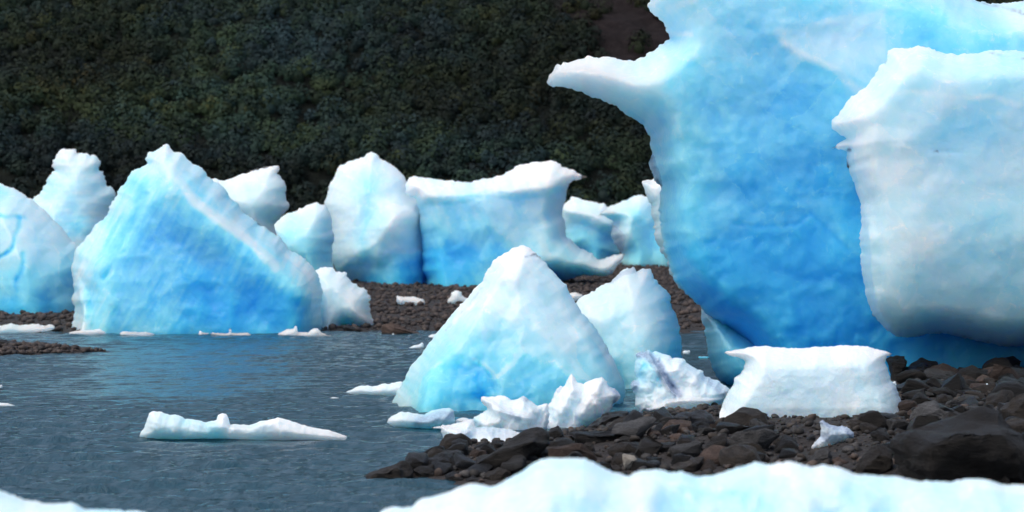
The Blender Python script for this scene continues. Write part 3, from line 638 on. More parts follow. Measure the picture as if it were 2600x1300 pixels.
# ================================================================== the blue tower and the white mass in front of it
tower = Z4((800, -420), (790, -200), (778, -40), (776, 5), (760, 45), (775, 75), (820, 110), (862, 145), (880, 190), (886, 232), (900, 250), (868, 286), (800, 325), (745, 345), (735, 370), (690, 380), (655, 401), (600, 391), (520, 380), (435, 367), (395, 376), (350, 369), (330, 380), (290, 385), (278, 400), (215, 406), (190, 432), (168, 413), (155, 430), (148, 450), (110, 485), (110, 545), (130, 560), (240, 575), (320, 600), (420, 635), (480, 670), (560, 690), (610, 740), (660, 770), (700, 805), (740, 830), (775, 885), (772, 950), (770, 1050), (780, 1110), (795, 1150), (805, 1180)) + \
    ZH((168, 150), (156, 220), (156, 260), (170, 330), (175, 440), (195, 530), (215, 590), (240, 660), (280, 710), (330, 770), (380, 820), (430, 860), (520, 910), (590, 960), (640, 1030), (690, 1090), (760, 1180), (800, 1330)) + [(2150, 1040), (2820, 1040), (2840, 500), (2830, 60), (2700, -10)] + Z5((1546, 5), (1480, 17), (1400, 28), (1345, 33), (1300, 21), (1240, 6), (1180, -8), (1000, -60), (700, -160))
berg('iceberg', tower, 39.5, 1.9, 1.2, 'towering overhanging blue berg with a long horn on its left, the largest of all', step=6.5, edge=4.0, R=95, rough=2.4, n_fac=.06, bgain=.78, back=2.6, power=.7,
     blue=[(1420, 200, .02), (1480, 190, .03), (1560, 210, .06), (1620, 240, .12), (1660, 180, .2), (1650, 30, .05), (1700, 60, .14), (1720, 110, .3), (1680, 300, .24), (1640, 380, .34), (1650, 450, .3),
           (1780, 30, .18), (1800, 100, .34), (1780, 180, .42), (1900, 30, .26), (1900, 120, .36), (1980, 60, .28), (2100, 30, .3), (2200, 60, .36), (2350, 70, .48), (2500, 90, .5), (2450, 30, .2), (2550, 40, .1), (2150, 90, .24), (2080, 100, .26), (2020, 150, .36), (2100, 180, .28), (2170, 210, .3), (2200, 150, .3),
           (1720, 220, .42), (1760, 280, .48), (1720, 380, .5), (1850, 200, .58), (1950, 220, .62), (2050, 260, .62), (2120, 270, .66), (1830, 320, .58), (1950, 350, .62), (2060, 360, .66), (1700, 470, .52), (1800, 450, .62), (1900, 470, .66), (2050, 470, .7), (2140, 470, .78),
           (1720, 590, .62), (1800, 560, .6), (1900, 560, .7), (2000, 560, .72), (2100, 600, .76), (1760, 700, .78), (1900, 680, .8), (2000, 660, .78), (2120, 700, .86), (1800, 780, .86), (1950, 750, .84), (2100, 800, .93), (1900, 840, .92), (2050, 860, .97), (2250, 880, .96), (2350, 900, .86), (2450, 890, .84), (2580, 900, .9)],
     bands=[(Z4((1620, 260), (1700, 350), (1830, 420), (1980, 475)) + Z5((440, 610), (560, 640)), 15, .2), (Z4((1650, 240), (1780, 230), (1900, 330), (2000, 420)), 30, .32), (Z4((900, 90), (1000, 70), (1100, 35), (1200, -10)), 16, .06), (Z4((890, 215), (960, 235), (1080, 265)), 9, .1)],
     cracks=[(ZH((400, 440), (490, 430), (580, 350), (700, 370), (900, 350), (980, 290), (1180, 490), (1250, 550)), .03, 5, .05)],
     ridges=[(Z4((1620, 250), (1700, 350), (1830, 420), (1980, 475), (2150, 560)), .10, 60), (Z4((110, 500), (350, 480), (700, 480)), .15, 80)],
     clear=[(ZH((130, 20), (145, 80), (150, 140)), 9, .75)], dirt=[(Z5((1180, 6), (1300, 30), (1400, 62), (1546, 130)), 3, .45), (Z5((1350, 30), (1440, 70), (1540, 95)), 2.5, .35), (ZH((140, 110), (165, 150)), 4, .6), (Z4((165, 430), (180, 460)), 4, .4)], zones=[(ZH((150, 520), (250, 480), (400, 440), (490, 430), (580, 350), (700, 372), (900, 350), (980, 290), (1100, 400), (1180, 490), (1300, 570), (1300, 1400), (100, 1400)), .08, 8), (ZH((1185, 760), (1130, 850), (1085, 1000), (1060, 1200), (1600, 1200), (1260, 800)), .08, 10), (ZH((560, 750), (700, 735), (850, 700), (950, 690), (800, 745), (640, 765)), -.08, 10), (Z4((1600, 230), (1640, 320), (1760, 390), (1900, 450), (2061, 520), (2300, 600), (2300, 100), (1900, 180), (1750, 215)), -.12, 8), (Z4((860, 330), (960, 480), (900, 640), (830, 760), (740, 800), (100, 600), (60, 350), (650, 300)), -.10, 14)],
     streak=(70, .035, 40), n_low=.07, n_rid=.04, n_sc=.035, sc_px=40, crust=.35, crust_px=16)
berg('iceberg', ZH((384, 815), (400, 812), (480, 850), (560, 900), (700, 960), (900, 1000), (900, 1330), (560, 1330), (535, 1262), (490, 1232), (440, 1150), (420, 1030), (395, 900)),
     40.2, 2.3, 1.6, 'smooth grey blue ice foot standing in water under the left side of the blue tower', step=5, R=70, rough=2, blue=[(1790, 800, .3), (1820, 850, .45), (1850, 920, .6), (1800, 960, .7), (1840, 980, .75), (1900, 900, .6)], n_sc=.02, bottom=1000)
mass = Z5((650, 340), (700, 316), (800, 300), (880, 305), (980, 330), (1010, 346), (1110, 356), (1180, 350), (1240, 356), (1290, 336), (1330, 330), (1546, 332), (1800, 345), (2000, 380)) + [(2860, 400), (2860, 880)] + \
    Z6((1288, 1025), (1200, 1022), (1100, 1014), (1000, 992), (920, 970), (860, 962), (760, 962), (690, 972), (610, 975), (575, 960), (540, 940), (490, 890), (460, 855), (440, 790), (425, 720), (407, 620), (402, 500), (395, 430), (402, 330), (396, 240), (385, 200), (345, 100), (322, 20)) + \
    Z5((400, 1110), (385, 1030), (376, 990), (285, 972), (330, 940), (385, 905), (340, 875), (290, 840), (271, 805), (300, 770), (345, 740), (380, 680), (410, 626), (450, 610), (490, 580), (545, 540), (582, 480), (612, 427), (636, 410))
berg('iceberg', mass, 36.6, 1.3, .8, 'huge rounded white ice mass at the right edge in front of the blue tower', step=6.0, edge=4.0, R=80, rough=2.0, n_fac=.05, back=2.6, bottom=9999, power=.9,
     bend=lambda px, py: -0.35 * np.exp(-((py - 640) / 220.0)**2) * np.clip((px - 2100) / 220, 0, 1),
     blue=[(2280, 140, .08), (2330, 130, .05), (2400, 170, .12), (2230, 200, .08), (2300, 180, .1), (2350, 200, .24), (2450, 200, .26), (2550, 230, .2), (2200, 280, .06), (2130, 310, .06), (2280, 260, .16), (2300, 300, .16), (2400, 260, .1), (2450, 280, .16), (2400, 340, .34), (2450, 330, .38), (2520, 320, .22), (2580, 280, .14), (2250, 340, .02), (2180, 350, .02), (2280, 330, .02), (2450, 385, .2), (2550, 390, .08),
           (2200, 400, .02), (2300, 420, .04), (2400, 430, .16), (2500, 430, .12), (2300, 470, .02), (2400, 480, .04), (2500, 470, .12), (2200, 500, .08), (2170, 560, .18), (2260, 560, .14), (2300, 580, .04), (2350, 610, .0), (2450, 560, .2), (2550, 560, .28), (2250, 650, .14), (2200, 650, .2), (2320, 690, .16), (2400, 680, .18), (2500, 680, .28), (2550, 740, .3), (2300, 780, .18), (2400, 780, .22), (2450, 840, .32), (2250, 820, .14), (2580, 830, .3), (2580, 650, .32)],
     ridges=[(Z5((285, 972), (420, 960), (600, 930), (760, 955)), .08, 40), (Z6((400, 220), (462, 440), (470, 660), (520, 860), (575, 960)), .14, 22)],
     cracks=[(Z5((660, 940), (860, 960), (980, 995), (1150, 1010)), .03, 5, .0)], bands=[(Z5((660, 640), (820, 620), (1100, 655), (1300, 640), (1500, 700)), 12, .05)], dirt=[(Z5((655, 338), (648, 375), (640, 412)), 2.5, .7), (Z5((930, 985), (980, 997), (1060, 1022)), 2.5, .5), (Z5((1290, 340), (1400, 372), (1546, 388)), 2.5, .4), (Z5((395, 975), (410, 978)), 3, .9), (Z6((700, 970), (850, 950), (950, 970), (1100, 1005)), 3, .4)],
     n_low=.08, n_rid=.02, n_sc=.02, sc_px=70)

# ================================================================== middle ground
berg('iceberg', Z7((270, 890), (285, 850), (300, 800), (335, 740), (380, 660), (430, 598), (490, 512), (560, 430), (620, 360), (680, 290), (740, 220), (775, 160), (800, 118), (850, 88), (890, 60), (950, 44), (985, 60), (1030, 100), (1062, 140), (1110, 190), (1160, 240), (1180, 290), (1220, 340), (1250, 390), (1310, 460), (1370, 560), (1420, 650), (1450, 720), (1462, 780), (1458, 860), (1455, 910), (900, 920), (500, 910)),
     35.4, 1.5, .35, 'pale blue centre pyramid with a rounded white tip standing in the water', step=4.5, R=130, power=.9, rough=1.6,
     blue=[(1330, 640, .0), (1290, 650, .0), (1350, 680, .04), (1250, 700, .12), (1300, 700, .05), (1400, 700, .14), (1200, 780, .16), (1280, 790, .12), (1360, 780, .16), (1440, 790, .18), (1180, 760, .1), (1120, 830, .16), (1050, 930, .2), (1010, 1010, .24), (1180, 860, .26), (1280, 860, .28), (1360, 860, .26), (1450, 860, .24), (1500, 880, .2), (1100, 920, .32), (1100, 980, .42), (1170, 930, .42), (1220, 950, .52), (1210, 990, .62), (1280, 960, .5), (1340, 930, .5), (1300, 1000, .58), (1400, 930, .42), (1460, 960, .36), (1520, 940, .3), (1560, 1000, .4), (1100, 1020, .5)],
     bands=[(Z7((715, 620), (760, 640), (800, 690)), 8, .25), (Z7((800, 700), (900, 640), (960, 560)), 10, .22), (Z7((600, 430), (640, 390), (700, 330)), 10, .0), (Z7((1180, 320), (1240, 430), (1330, 540), (1390, 640)), 18, .12)],
     ridges=[(Z7((950, 50), (880, 130), (780, 300), (720, 420), (640, 560), (500, 660), (470, 850)), .35, 60), (Z7((1000, 80), (1150, 260), (1220, 400), (1310, 560), (1400, 720)), .3, 45)],
     cracks=[(Z7((735, 640), (790, 700), (820, 760)), .12, 8, -.04), (Z7((720, 660), (700, 720), (740, 780)), .15, 14, .1)],
     zones=[(Z7((440, 860), (465, 680), (560, 640), (640, 640), (720, 655), (790, 705), (850, 770), (930, 730), (1000, 690), (1080, 645), (1200, 705), (1260, 880), (500, 900)), .12, 9), (Z7((600, 380), (760, 350), (870, 425), (1000, 480), (1100, 545), (1180, 590), (1290, 565), (1180, 200), (950, 0), (700, 150)), -.07, 7), (Z7((690, 790), (690, 700), (740, 645), (790, 690), (810, 760), (760, 800)), .12, 7)],
     streak=(55, .03, 18), dirt=[(Z7((955, 108), (985, 96), (1003, 88), (1030, 104)), 3, .8), (Z7((740, 260), (660, 360), (560, 470)), 2.5, .25)], n_low=.12, n_rid=.06, n_sc=.035, sc_px=55, bottom=1040)
berg('iceberg', Z7((1170, 380), (1215, 332), (1260, 296), (1320, 262), (1388, 226), (1400, 203), (1450, 165), (1505, 154), (1517, 186), (1552, 164), (1590, 158), (1606, 180), (1612, 210), (1640, 240), (1680, 290), (1702, 340), (1722, 400), (1737, 460), (1738, 520), (1745, 620), (1745, 790), (1400, 800), (1280, 700)),
     39.6, 1.2, .4, 'rounded pale berg with a nicked flat crest, behind the right side of the centre pyramid', step=4.5, R=85, rough=2.2,
     blue=[(1640, 690, .0), (1580, 700, .02), (1620, 740, .06), (1500, 760, .1), (1680, 770, .1), (1600, 820, .12), (1690, 850, .2), (1560, 870, .22), (1640, 880, .24), (1600, 950, .4), (1580, 1000, .52), (1720, 900, .3), (1540, 1000, .55)], zones=[(Z7((1655, 600), (1690, 540), (1740, 470), (1800, 470), (1800, 720), (1640, 720)), .10, 7)], clear=[(Z7((1390, 225), (1440, 180), (1500, 170)), 6, .5)], n_low=.12, n_sc=.06, bottom=985)
berg('ice_chunk', ZP((395, 1010), (385, 960), (400, 850), (360, 790), (290, 680), (300, 640), (370, 625), (380, 560), (365, 400), (390, 330), (388, 230), (480, 195), (560, 185), (610, 205), (660, 205), (780, 235), (860, 260), (910, 295), (1020, 310), (1090, 320), (1115, 370), (1180, 398), (1280, 420), (1360, 465), (1390, 500), (1400, 540), (1480, 565), (1560, 600), (1640, 655), (1740, 720), (1800, 775), (1760, 880), (1690, 960), (1600, 1060), (1560, 1240), (800, 1240), (640, 1200), (460, 1110)),
     33.4, .65, .22, 'jagged half clear ice chunk with a dark glassy streak beside the flared white block', 'ice chunk', step=3.0, R=40, rough=2.6,
     blue=[(1640, 910, .3), (1630, 950, .25), (1700, 920, .04), (1760, 960, .06), (1650, 1000, .08), (1800, 980, .12), (1720, 1040, .0), (1650, 1040, .06)],
     ridges=[(ZP((560, 200), (700, 460), (900, 780), (1000, 860)), .16, 12), (ZP((850, 950), (1100, 920), (1450, 920), (1650, 900)), .18, 9), (ZP((450, 1040), (600, 1060), (800, 1000)), .1, 8)],
     cracks=[(ZP((600, 250), (720, 500), (860, 620), (960, 820)), .12, 6, .05), (ZP((480, 540), (520, 400)), .1, 6, .3)],
     clear=[(ZP((440, 240), (560, 250), (700, 380), (780, 520), (880, 680), (980, 800)), 11, 1.0), (ZP((330, 660), (400, 690), (380, 760)), 8, .9), (ZP((1420, 600), (1560, 700), (1640, 800)), 10, .55), (ZP((500, 1040), (750, 1050)), 4, .8)],
     n_low=.15, n_rid=.16, n_sc=.12, sc_px=26, low_px=110, n_fac=.35, boff=-.05, mat=ICE_NEAR, bottom=1062)
berg('ice_block', Z8((388, 135), (410, 122), (440, 115), (520, 105), (600, 90), (700, 85), (830, 95), (1000, 97), (1100, 85), (1260, 75), (1380, 78), (1480, 100), (1560, 120), (1628, 135), (1582, 158), (1575, 190), (1590, 250), (1610, 330), (1650, 380), (1680, 460), (1690, 510), (1717, 572), (1640, 580), (1560, 575), (1500, 590), (1400, 615), (1320, 635), (1240, 660), (1200, 675), (1090, 685), (1000, 705), (940, 706), (870, 690), (760, 702), (680, 680), (630, 665), (540, 668), (420, 668), (375, 622), (368, 570), (385, 500), (420, 430), (460, 370), (480, 310), (540, 250), (556, 200), (540, 176), (500, 165), (440, 150)),
     28.6, .55, .3, 'white flared ice block with a beaked left corner, sitting on the rocks', 'ice block', step=3.6, R=58, rough=1.4, bottom=1035, boff=-.05, n_fac=.08,
     blue=[(1850, 895, .0), (1950, 890, .0), (2050, 890, .0), (2150, 890, .0), (2230, 895, .02), (1900, 950, .07), (2000, 960, .08), (2100, 950, .09), (2200, 960, .12), (1880, 1020, .06), (2000, 1020, .1), (2100, 1020, .12), (2220, 1020, .16), (1850, 1060, .04), (2000, 1075, .12), (2150, 1050, .1), (2080, 1080, .18)],
     cracks=[(Z8((1480, 480), (1560, 500), (1620, 530)), .03, 4, .05)], clear=[(Z8((1630, 370), (1680, 480), (1700, 560)), 7, .5)],
     n_low=.14, n_rid=.05, n_sc=.05, sc_px=40, mat=ICE_NEAR)
berg('ice_chunk', Z8((1088, 622), (1105, 618), (1130, 636), (1170, 655), (1215, 660), (1260, 655), (1310, 680), (1342, 720), (1337, 752), (1280, 772), (1212, 790), (1150, 815), (1100, 830), (1040, 827), (1033, 810), (1070, 770), (1093, 740), (1101, 690), (1094, 650)),
     hit(2085, 1138) + .05, .2, .1, 'small glassy ice chunk with a pointed tip, on the pebbles below the flared white block', 'ice chunk', step=2.4, R=26, rough=1.4, bottom=9999,
     blue=[(2100, 1090, .02), (2120, 1120, .0)], clear=[(Z8((1095, 630), (1180, 665), (1290, 690), (1330, 740)), 10, 1.0), (Z8((1120, 740), (1250, 730)), 14, .75), (Z8((1060, 800), (1090, 750)), 7, .6)], n_low=.2, n_rid=.2, n_sc=.15, sc_px=20, low_px=70, mat=ICE_NEAR)
for ol, lb in ((Z8((2238, 380), (2262, 365), (2290, 360), (2310, 348), (2325, 375), (2322, 402), (2290, 418), (2255, 405)), 'thumb sized bluish white ice bit between dark rocks near the right edge'),
               (Z8((2402, 470), (2420, 445), (2450, 433), (2478, 438), (2470, 460), (2430, 485), (2408, 488)), 'glassy little ice bit wedged beside the brown boulder at the right edge'),
               (Z8((1618, 345), (1640, 340), (1660, 375), (1690, 400), (1690, 420), (1640, 420)), 'sliver of clear ice behind the right side of the flared white block')):
    c = np.array(ol).mean(0); dd = hit(c[0], max(p[1] for p in ol)) + .12
    berg('ice_chunk', ol, dd, .1, .06, lb, 'ice chunk', step=2.0, R=9, rough=.8, bottom=9999, blue=[(2000, 1000, .08)], clear=[([(c[0] - 5, c[1]), (c[0] + 5, c[1])], 8, .5)], n_sc=.2, sc_px=12, low_px=40, mat=ICE_NEAR)

# jumble of melted pieces at the water's edge
berg('ice_chunk', ZQ((1380, 860), (1420, 700), (1480, 620), (1540, 560), (1552, 480), (1600, 400), (1640, 320), (1660, 275), (1700, 250), (1725, 275), (1760, 260), (1790, 190), (1840, 100), (1880, 130), (1930, 175), (1985, 222), (2060, 180), (2150, 155), (2210, 135), (2255, 160), (2310, 230), (2330, 260), (2390, 275), (2430, 330), (2455, 370), (2440, 420), (2380, 460), (2350, 520), (2330, 560), (2250, 640), (2060, 760), (2050, 900), (1450, 920)),
     31.4, .5, .18, 'upright pinkish white ice chunk with two sharp peaks, tallest of the melting pile', 'ice chunk', step=2.8, R=48, rough=2.0,
     blue=[(1450, 960, .0), (1500, 1000, .02), (1540, 970, .02), (1450, 1050, .05), (1400, 1050, .0)], clear=[(ZQ((2340, 270), (2440, 360), (2350, 520)), 6, .8), (ZQ((1660, 300), (1690, 270)), 5, .7)],
     ridges=[(ZQ((1840, 110), (1860, 300), (1700, 560)), .12, 30), (ZQ((2230, 150), (2100, 330), (1980, 600)), .12, 30)], n_low=.2, n_rid=.2, n_sc=.1, sc_px=28, low_px=90, n_fac=.35, boff=-.05, mat=ICE_NEAR, bottom=1108)
berg('ice_chunk', ZQ((690, 375), (715, 366), (770, 375), (830, 385), (900, 388), (960, 368), (1000, 370), (1060, 395), (1140, 418), (1190, 395), (1230, 372), (1280, 385), (1320, 425), (1370, 465), (1410, 490), (1460, 485), (1490, 468), (1545, 472), (1560, 700), (1480, 900), (1000, 900), (700, 860), (600, 790), (600, 690), (620, 640), (690, 590), (770, 545), (770, 525), (715, 470), (698, 430)),
     30.6, .5, .2, 'white ice piece with a horn pointing left, middle of the melting pile', 'ice chunk', step=2.8, R=46, rough=1.6,
     blue=[(1250, 1010, .0), (1300, 1040, .02), (1230, 1070, .02), (1350, 1050, .03), (1215, 1075, .3)], clear=[(ZQ((1060, 610), (1160, 650)), 8, .55), (ZQ((1230, 400), (1290, 420)), 6, .6), (ZQ((650, 730), (700, 740)), 6, .5)],
     ridges=[(ZQ((700, 400), (850, 540), (1040, 600), (1300, 660)), .16, 18), (ZQ((1500, 480), (1400, 700)), -.2, 20)], n_low=.18, n_rid=.15, n_sc=.08, sc_px=28, low_px=90, n_fac=.35, boff=-.05, mat=ICE_NEAR, bottom=1108)
berg('ice_chunk', ZQ((80, 775), (110, 755), (200, 740), (330, 730), (420, 700), (520, 670), (600, 665), (640, 760), (760, 768), (900, 765), (1000, 770), (1100, 800), (1220, 860), (1160, 1000), (1000, 1090), (700, 1120), (250, 1120), (246, 1000), (225, 900), (195, 850), (185, 795), (130, 785)),
     28.6, .5, .25, 'low greyish white ice chunk with a sharp left corner, front of the melting pile', 'ice chunk', step=2.8, R=40, rough=1.5,
     blue=[(1150, 1090, .0), (1200, 1100, .04), (1250, 1100, .1), (1150, 1120, .1), (1280, 1110, .08)], clear=[(ZQ((520, 840), (560, 880)), 8, .6), (ZQ((700, 800), (1000, 850)), 16, .35)],
     ridges=[(ZQ((80, 775), (300, 790), (500, 860), (600, 780), (900, 770)), .14, 14)], n_low=.16, n_rid=.14, n_sc=.08, sc_px=28, low_px=90, n_fac=.35, boff=-.05, mat=ICE_NEAR, bottom=1140)
berg('ice_floe', Z7((258, 938), (265, 915), (295, 898), (340, 880), (370, 885), (400, 895), (450, 896), (500, 870), (540, 864), (575, 861), (600, 880), (608, 930), (590, 960), (480, 975), (350, 970), (280, 955)),
     30.8, .4, .2, 'low half transparent wavy floe at the foot of the centre pyramid', 'ice floe', step=3, R=28, rough=1.0, blue=[(990, 1070, .04), (1040, 1060, .12), (1100, 1050, .25), (1140, 1050, .2), (1060, 1080, .25)],
     clear=[(Z7((420, 930), (560, 900), (600, 890)), 14, .75)], n_low=.15, n_sc=.08, sc_px=26, low_px=90, mat=ICE_NEAR, bottom=9999)
berg('ice_floe', ZB((1310, 300), (1330, 275), (1380, 260), (1430, 260), (1460, 275), (1450, 310), (1380, 330), (1320, 320)), 30.9, .12, .08, 'small smooth white ice bump between the wavy floe and the melting pile', 'ice floe', step=2.4, R=10, rough=.5, blue=[(1170, 1066, .0)], mat=ICE_NEAR, bottom=9999)
berg('ice_floe', ZA((828, 838), (838, 805), (852, 788), (880, 720), (885, 702), (912, 691), (935, 696), (960, 692), (1010, 711), (1060, 712), (1100, 735), (1150, 738), (1180, 742), (1220, 750), (1270, 745), (1288, 738), (1300, 712), (1322, 701), (1345, 704), (1362, 735), (1370, 768), (1410, 767), (1480, 774), (1540, 752), (1600, 738), (1640, 732), (1652, 725), (1700, 735), (1790, 765), (1860, 785), (1930, 795), (2000, 815), (2067, 838), (2050, 868), (1900, 872), (1500, 874), (1300, 872), (1100, 872), (870, 862)),
     29.2, .5, .25, 'long white floe with two humps and a small knob, drifting in the left foreground water', 'ice floe', step=3.0, R=30, rough=1.0, bottom=9999,
     blue=[(390, 1060, .04), (430, 1070, .1), (480, 1090, .16), (540, 1095, .3), (500, 1100, .25), (570, 1060, .0), (600, 1090, .04), (700, 1070, .0), (720, 1100, .03), (650, 1090, .12), (830, 1100, .0)],
     ridges=[(ZA((1170, 745), (1290, 780), (1480, 800), (1560, 770), (1650, 730)), .12, 16)], n_low=.16, n_rid=.1, n_sc=.07, sc_px=30, low_px=90, mat=SNOWICE)
berg('ice_floe', Z7((45, 787), (90, 770), (130, 750), (160, 748), (190, 756), (250, 740), (300, 734), (340, 733), (370, 760), (350, 820), (280, 815), (200, 810), (120, 800)), 37.0, .5, .2,
     'grainy white floe touching the left foot of the centre pyramid', 'ice floe', step=3, R=18, rough=1.2, blue=[(900, 985, .08), (980, 985, .04)], n_sc=.1, sc_px=20, mat=SNOWICE, bottom=9999)
for ol, dd, lb in ((Z(0, 0, 1, [(812, 1018), (820, 1010), (834, 1011), (846, 1008), (860, 1010), (862, 1018), (850, 1023), (820, 1024)]), 36.2, 'tiny grey white floe alone on the water left of the grainy white floe'),
                   (Z(0, 0, 1, [(-30, 1022), (0, 1023), (20, 1024), (36, 1028), (46, 1033), (30, 1036), (-30, 1037)]), 34.8, 'flat white floe cut by the left edge of the picture'),
                   (Z7((372, 560), (400, 548), (420, 545), (440, 532), (448, 545), (450, 565), (420, 572), (380, 572)), 53.0, 'small white floe on the far water beside the left slope of the centre pyramid'),
                   (Z7((455, 518), (480, 498), (510, 490), (525, 500), (500, 525), (470, 528)), 58.3, 'white ice bit at the far shore where the pyramid slope meets it'),
                   (ZP((1300, 280), (1320, 265), (1400, 268), (1460, 265), (1468, 280), (1440, 296), (1330, 296)), 48.0, 'white ice sliver on the strip of water left of the grey blue ice foot'),
                   (ZP((1070, 190), (1110, 170), (1180, 178), (1190, 205), (1150, 225), (1140, 250), (1090, 260), (1080, 225)), 50.5, 'smaller blurred ice bit on the strip of water under the gravel bank'),
                   (ZA((0, 540), (8, 530), (16, 540), (12, 550), (-20, 552), (-20, 530)), 38.6, 'very small ice bit at the left edge beyond the flat floe'),
                   (ZA((945, 408), (970, 400), (1005, 400), (1028, 410), (1020, 420), (960, 420)), 46.8, 'small low blue floe in the open water below the pyramid'),
                   (ZG((1000, 1030), (1010, 1012), (1025, 1005), (1038, 1025), (1030, 1045), (1005, 1045)), 59.8, 'white speck of ice at the far waterline under the brown boulder')):
    berg('ice_floe', ol, dd, .2, .1, lb, 'ice floe', step=2.4, edge=2.0, R=7, rough=.6, blue=[(900, 1000, .7 if 'blue' in lb.split('floe')[0] else .05)], n_sc=.12, sc_px=14, low_px=40, mat=SNOWICE, bottom=9999)

# foreground ice, out of focus
fore = ZB((330, 1700), (420, 1400), (500, 1288), (560, 1250), (830, 1240), (900, 1170), (960, 1135), (1100, 1115), (1250, 1060), (1400, 1000), (1480, 980), (1550, 990), (1660, 1025), (1770, 990), (1900, 920), (2050, 830), (2180, 750), (2250, 710), (2400, 705)) + \
    ZC((0, 707), (200, 706), (380, 710), (450, 740), (530, 790), (640, 840), (780, 890), (845, 905), (900, 850), (960, 840), (1180, 830), (1300, 865), (1410, 850), (1480, 870), (1600, 905), (1750, 890), (1930, 840), (2230, 745), (2400, 775)) + \
    ZD((60, 935), (170, 925), (240, 940), (320, 965), (400, 945), (500, 955), (560, 980), (640, 1015), (760, 1020), (850, 1030), (940, 1030), (1010, 1045), (1090, 1065), (1200, 1065), (1350, 1077), (1440, 1050), (1590, 1055), (1640, 1075), (1760, 1095), (1860, 1095), (2000, 1110), (2200, 1200)) + [(2750, 1900), (900, 1900)]
berg('ice_ridge', fore, 13.0, 2.6, .25, 'smooth white ice ridge across the bottom right foreground, out of focus', 'ice ridge', step=9, edge=5, R=330, rnd=True, rough=1.0, bottom=1890, power=.8, back=1.2, boff=.03, n_fac=.06, fac_px=240,
     blue=[(1000, 1290, .03), (1100, 1260, .06), (1200, 1250, .03), (1400, 1200, .05), (1500, 1240, .1), (1600, 1200, .0), (1700, 1220, .02), (1750, 1250, .14), (1900, 1190, .14), (1850, 1240, .1), (1980, 1190, .0), (2050, 1200, .02), (2150, 1200, .08), (2200, 1230, .14), (2300, 1240, .04), (2400, 1250, .16), (2500, 1240, .04), (2580, 1260, .05), (2000, 1280, .08), (1300, 1290, .05), (1750, 1700, .1)],
     n_low=.3, n_rid=.03, n_sc=.04, sc_px=60, low_px=160, mat=SNOWICE)
berg('ice_ridge', ZA((-200, 1080), (-60, 1130), (0, 1165), (80, 1190), (180, 1225), (330, 1246), (380, 1240), (420, 1229), (460, 1245), (510, 1275), (700, 1281), (860, 1288), (950, 1330), (1100, 1500), (1200, 2700), (-200, 2700)), 13.0, 2.2, .25,
     'white ice edge in the bottom left corner, out of focus', 'ice ridge', step=9, edge=5, R=250, rnd=True, rough=1.0, bottom=1880, power=.8, back=1.0, boff=.02, n_fac=.08, fac_px=240, blue=[(50, 1280, .03), (200, 1290, .1), (150, 1270, .04)], n_low=.1, n_rid=.02, n_sc=.02, sc_px=90, mat=SNOWICE)

# ================================================================== rocks
def finish_rock(bm, name, mat, seed, size, loc, amp=0.065, cuts=3, bev=0.04):
    bmesh.ops.remove_doubles(bm, verts=bm.verts, dist=size * 0.02)
    ch = bmesh.ops.convex_hull(bm, input=bm.verts)
    bmesh.ops.delete(bm, geom=[g for g in ch['geom_interior'] if isinstance(g, bmesh.types.BMVert)], context='VERTS')
    bmesh.ops.dissolve_limit(bm, angle_limit=math.radians(9), verts=bm.verts, edges=bm.edges)
    bmesh.ops.bevel(bm, geom=list(bm.edges), offset=size * bev, segments=2, profile=0.6, affect='EDGES', clamp_overlap=True)
    bmesh.ops.triangulate(bm, faces=bm.faces)
    for _ in range(cuts):
        el = [e for e in bm.edges if e.calc_length() > max(size * 0.045, 0.03)]
        if not el: break
        bmesh.ops.subdivide_edges(bm, edges=el, cuts=1, use_grid_fill=True)
        bmesh.ops.triangulate(bm, faces=bm.faces)
    bm.normal_update()
    co = np.array([v.co for v in bm.verts]); no = np.array([v.normal for v in bm.verts])
    q = co / size
    h = amp * size * (0.9 * fbm(q[:, 0] * 2.2, q[:, 1] * 2.2, q[:, 2] * 4.0, 4, seed) - 0.5 * np.abs(vnoise(q[:, 0] * 2, q[:, 1] * 2, q[:, 2] * 9 + q[:, 0] * 2, seed + 5)))
    co = co + no * h[:, None]
    for v, c in zip(bm.verts, co): v.co = c
    me = bpy.data.meshes.new(name); bm.to_mesh(me); bm.free()
    me.polygons.foreach_set('use_smooth', np.ones(len(me.polygons), bool)); me.materials.append(mat)
    o = bpy.data.objects.new(name, me); COL.objects.link(o); o.location = loc
    return o

def traced_rock(ol, label, mat, name='rock', dep=0.55, seed=0, d=None, bev=.035):
    rg = random.Random(seed + 1)
    ol = np.array(ol); bx = ol[:, 0].mean(); by = ol[:, 1].max()
    dd = d or hit(bx, by - 4)
    w = np.ptp(ol[:, 0]) * dd / F; h = np.ptp(ol[:, 1]) * dd / F
    D = dep * min(max(w, h * .8), 1.6 * h + .1); y0 = dd + D * 0.75
    P = np.array([W3(a, b, y0) for a, b in ol]); c = P.mean(0)
    bm = bmesh.new(); pts = []
    for p in P:
        pts.append(p)
        r = p - c
        k = rg.uniform(.5, .8)
        pts.append(c + np.array([r[0] * k, -D * rg.uniform(.75, 1.0), r[2] * (k if r[2] < 0 else k * .85) - h * .06]))
        k = rg.uniform(.6, .85)
        pts.append(c + np.array([r[0] * k, D * rg.uniform(.7, 1.0), r[2] * k - h * .1]))
        if r[2] < 0:                                         # keep it seated in the ground
            pts.append(p + np.array([-r[0] * .15, rg.uniform(-.3, .3) * D, -.25 * h - .03]))
    for p in pts: bm.verts.new(p - c)
    o = finish_rock(bm, name, mat, seed, max(w, h), tuple(c), bev=bev)
    return tag(o, label, 'rock')

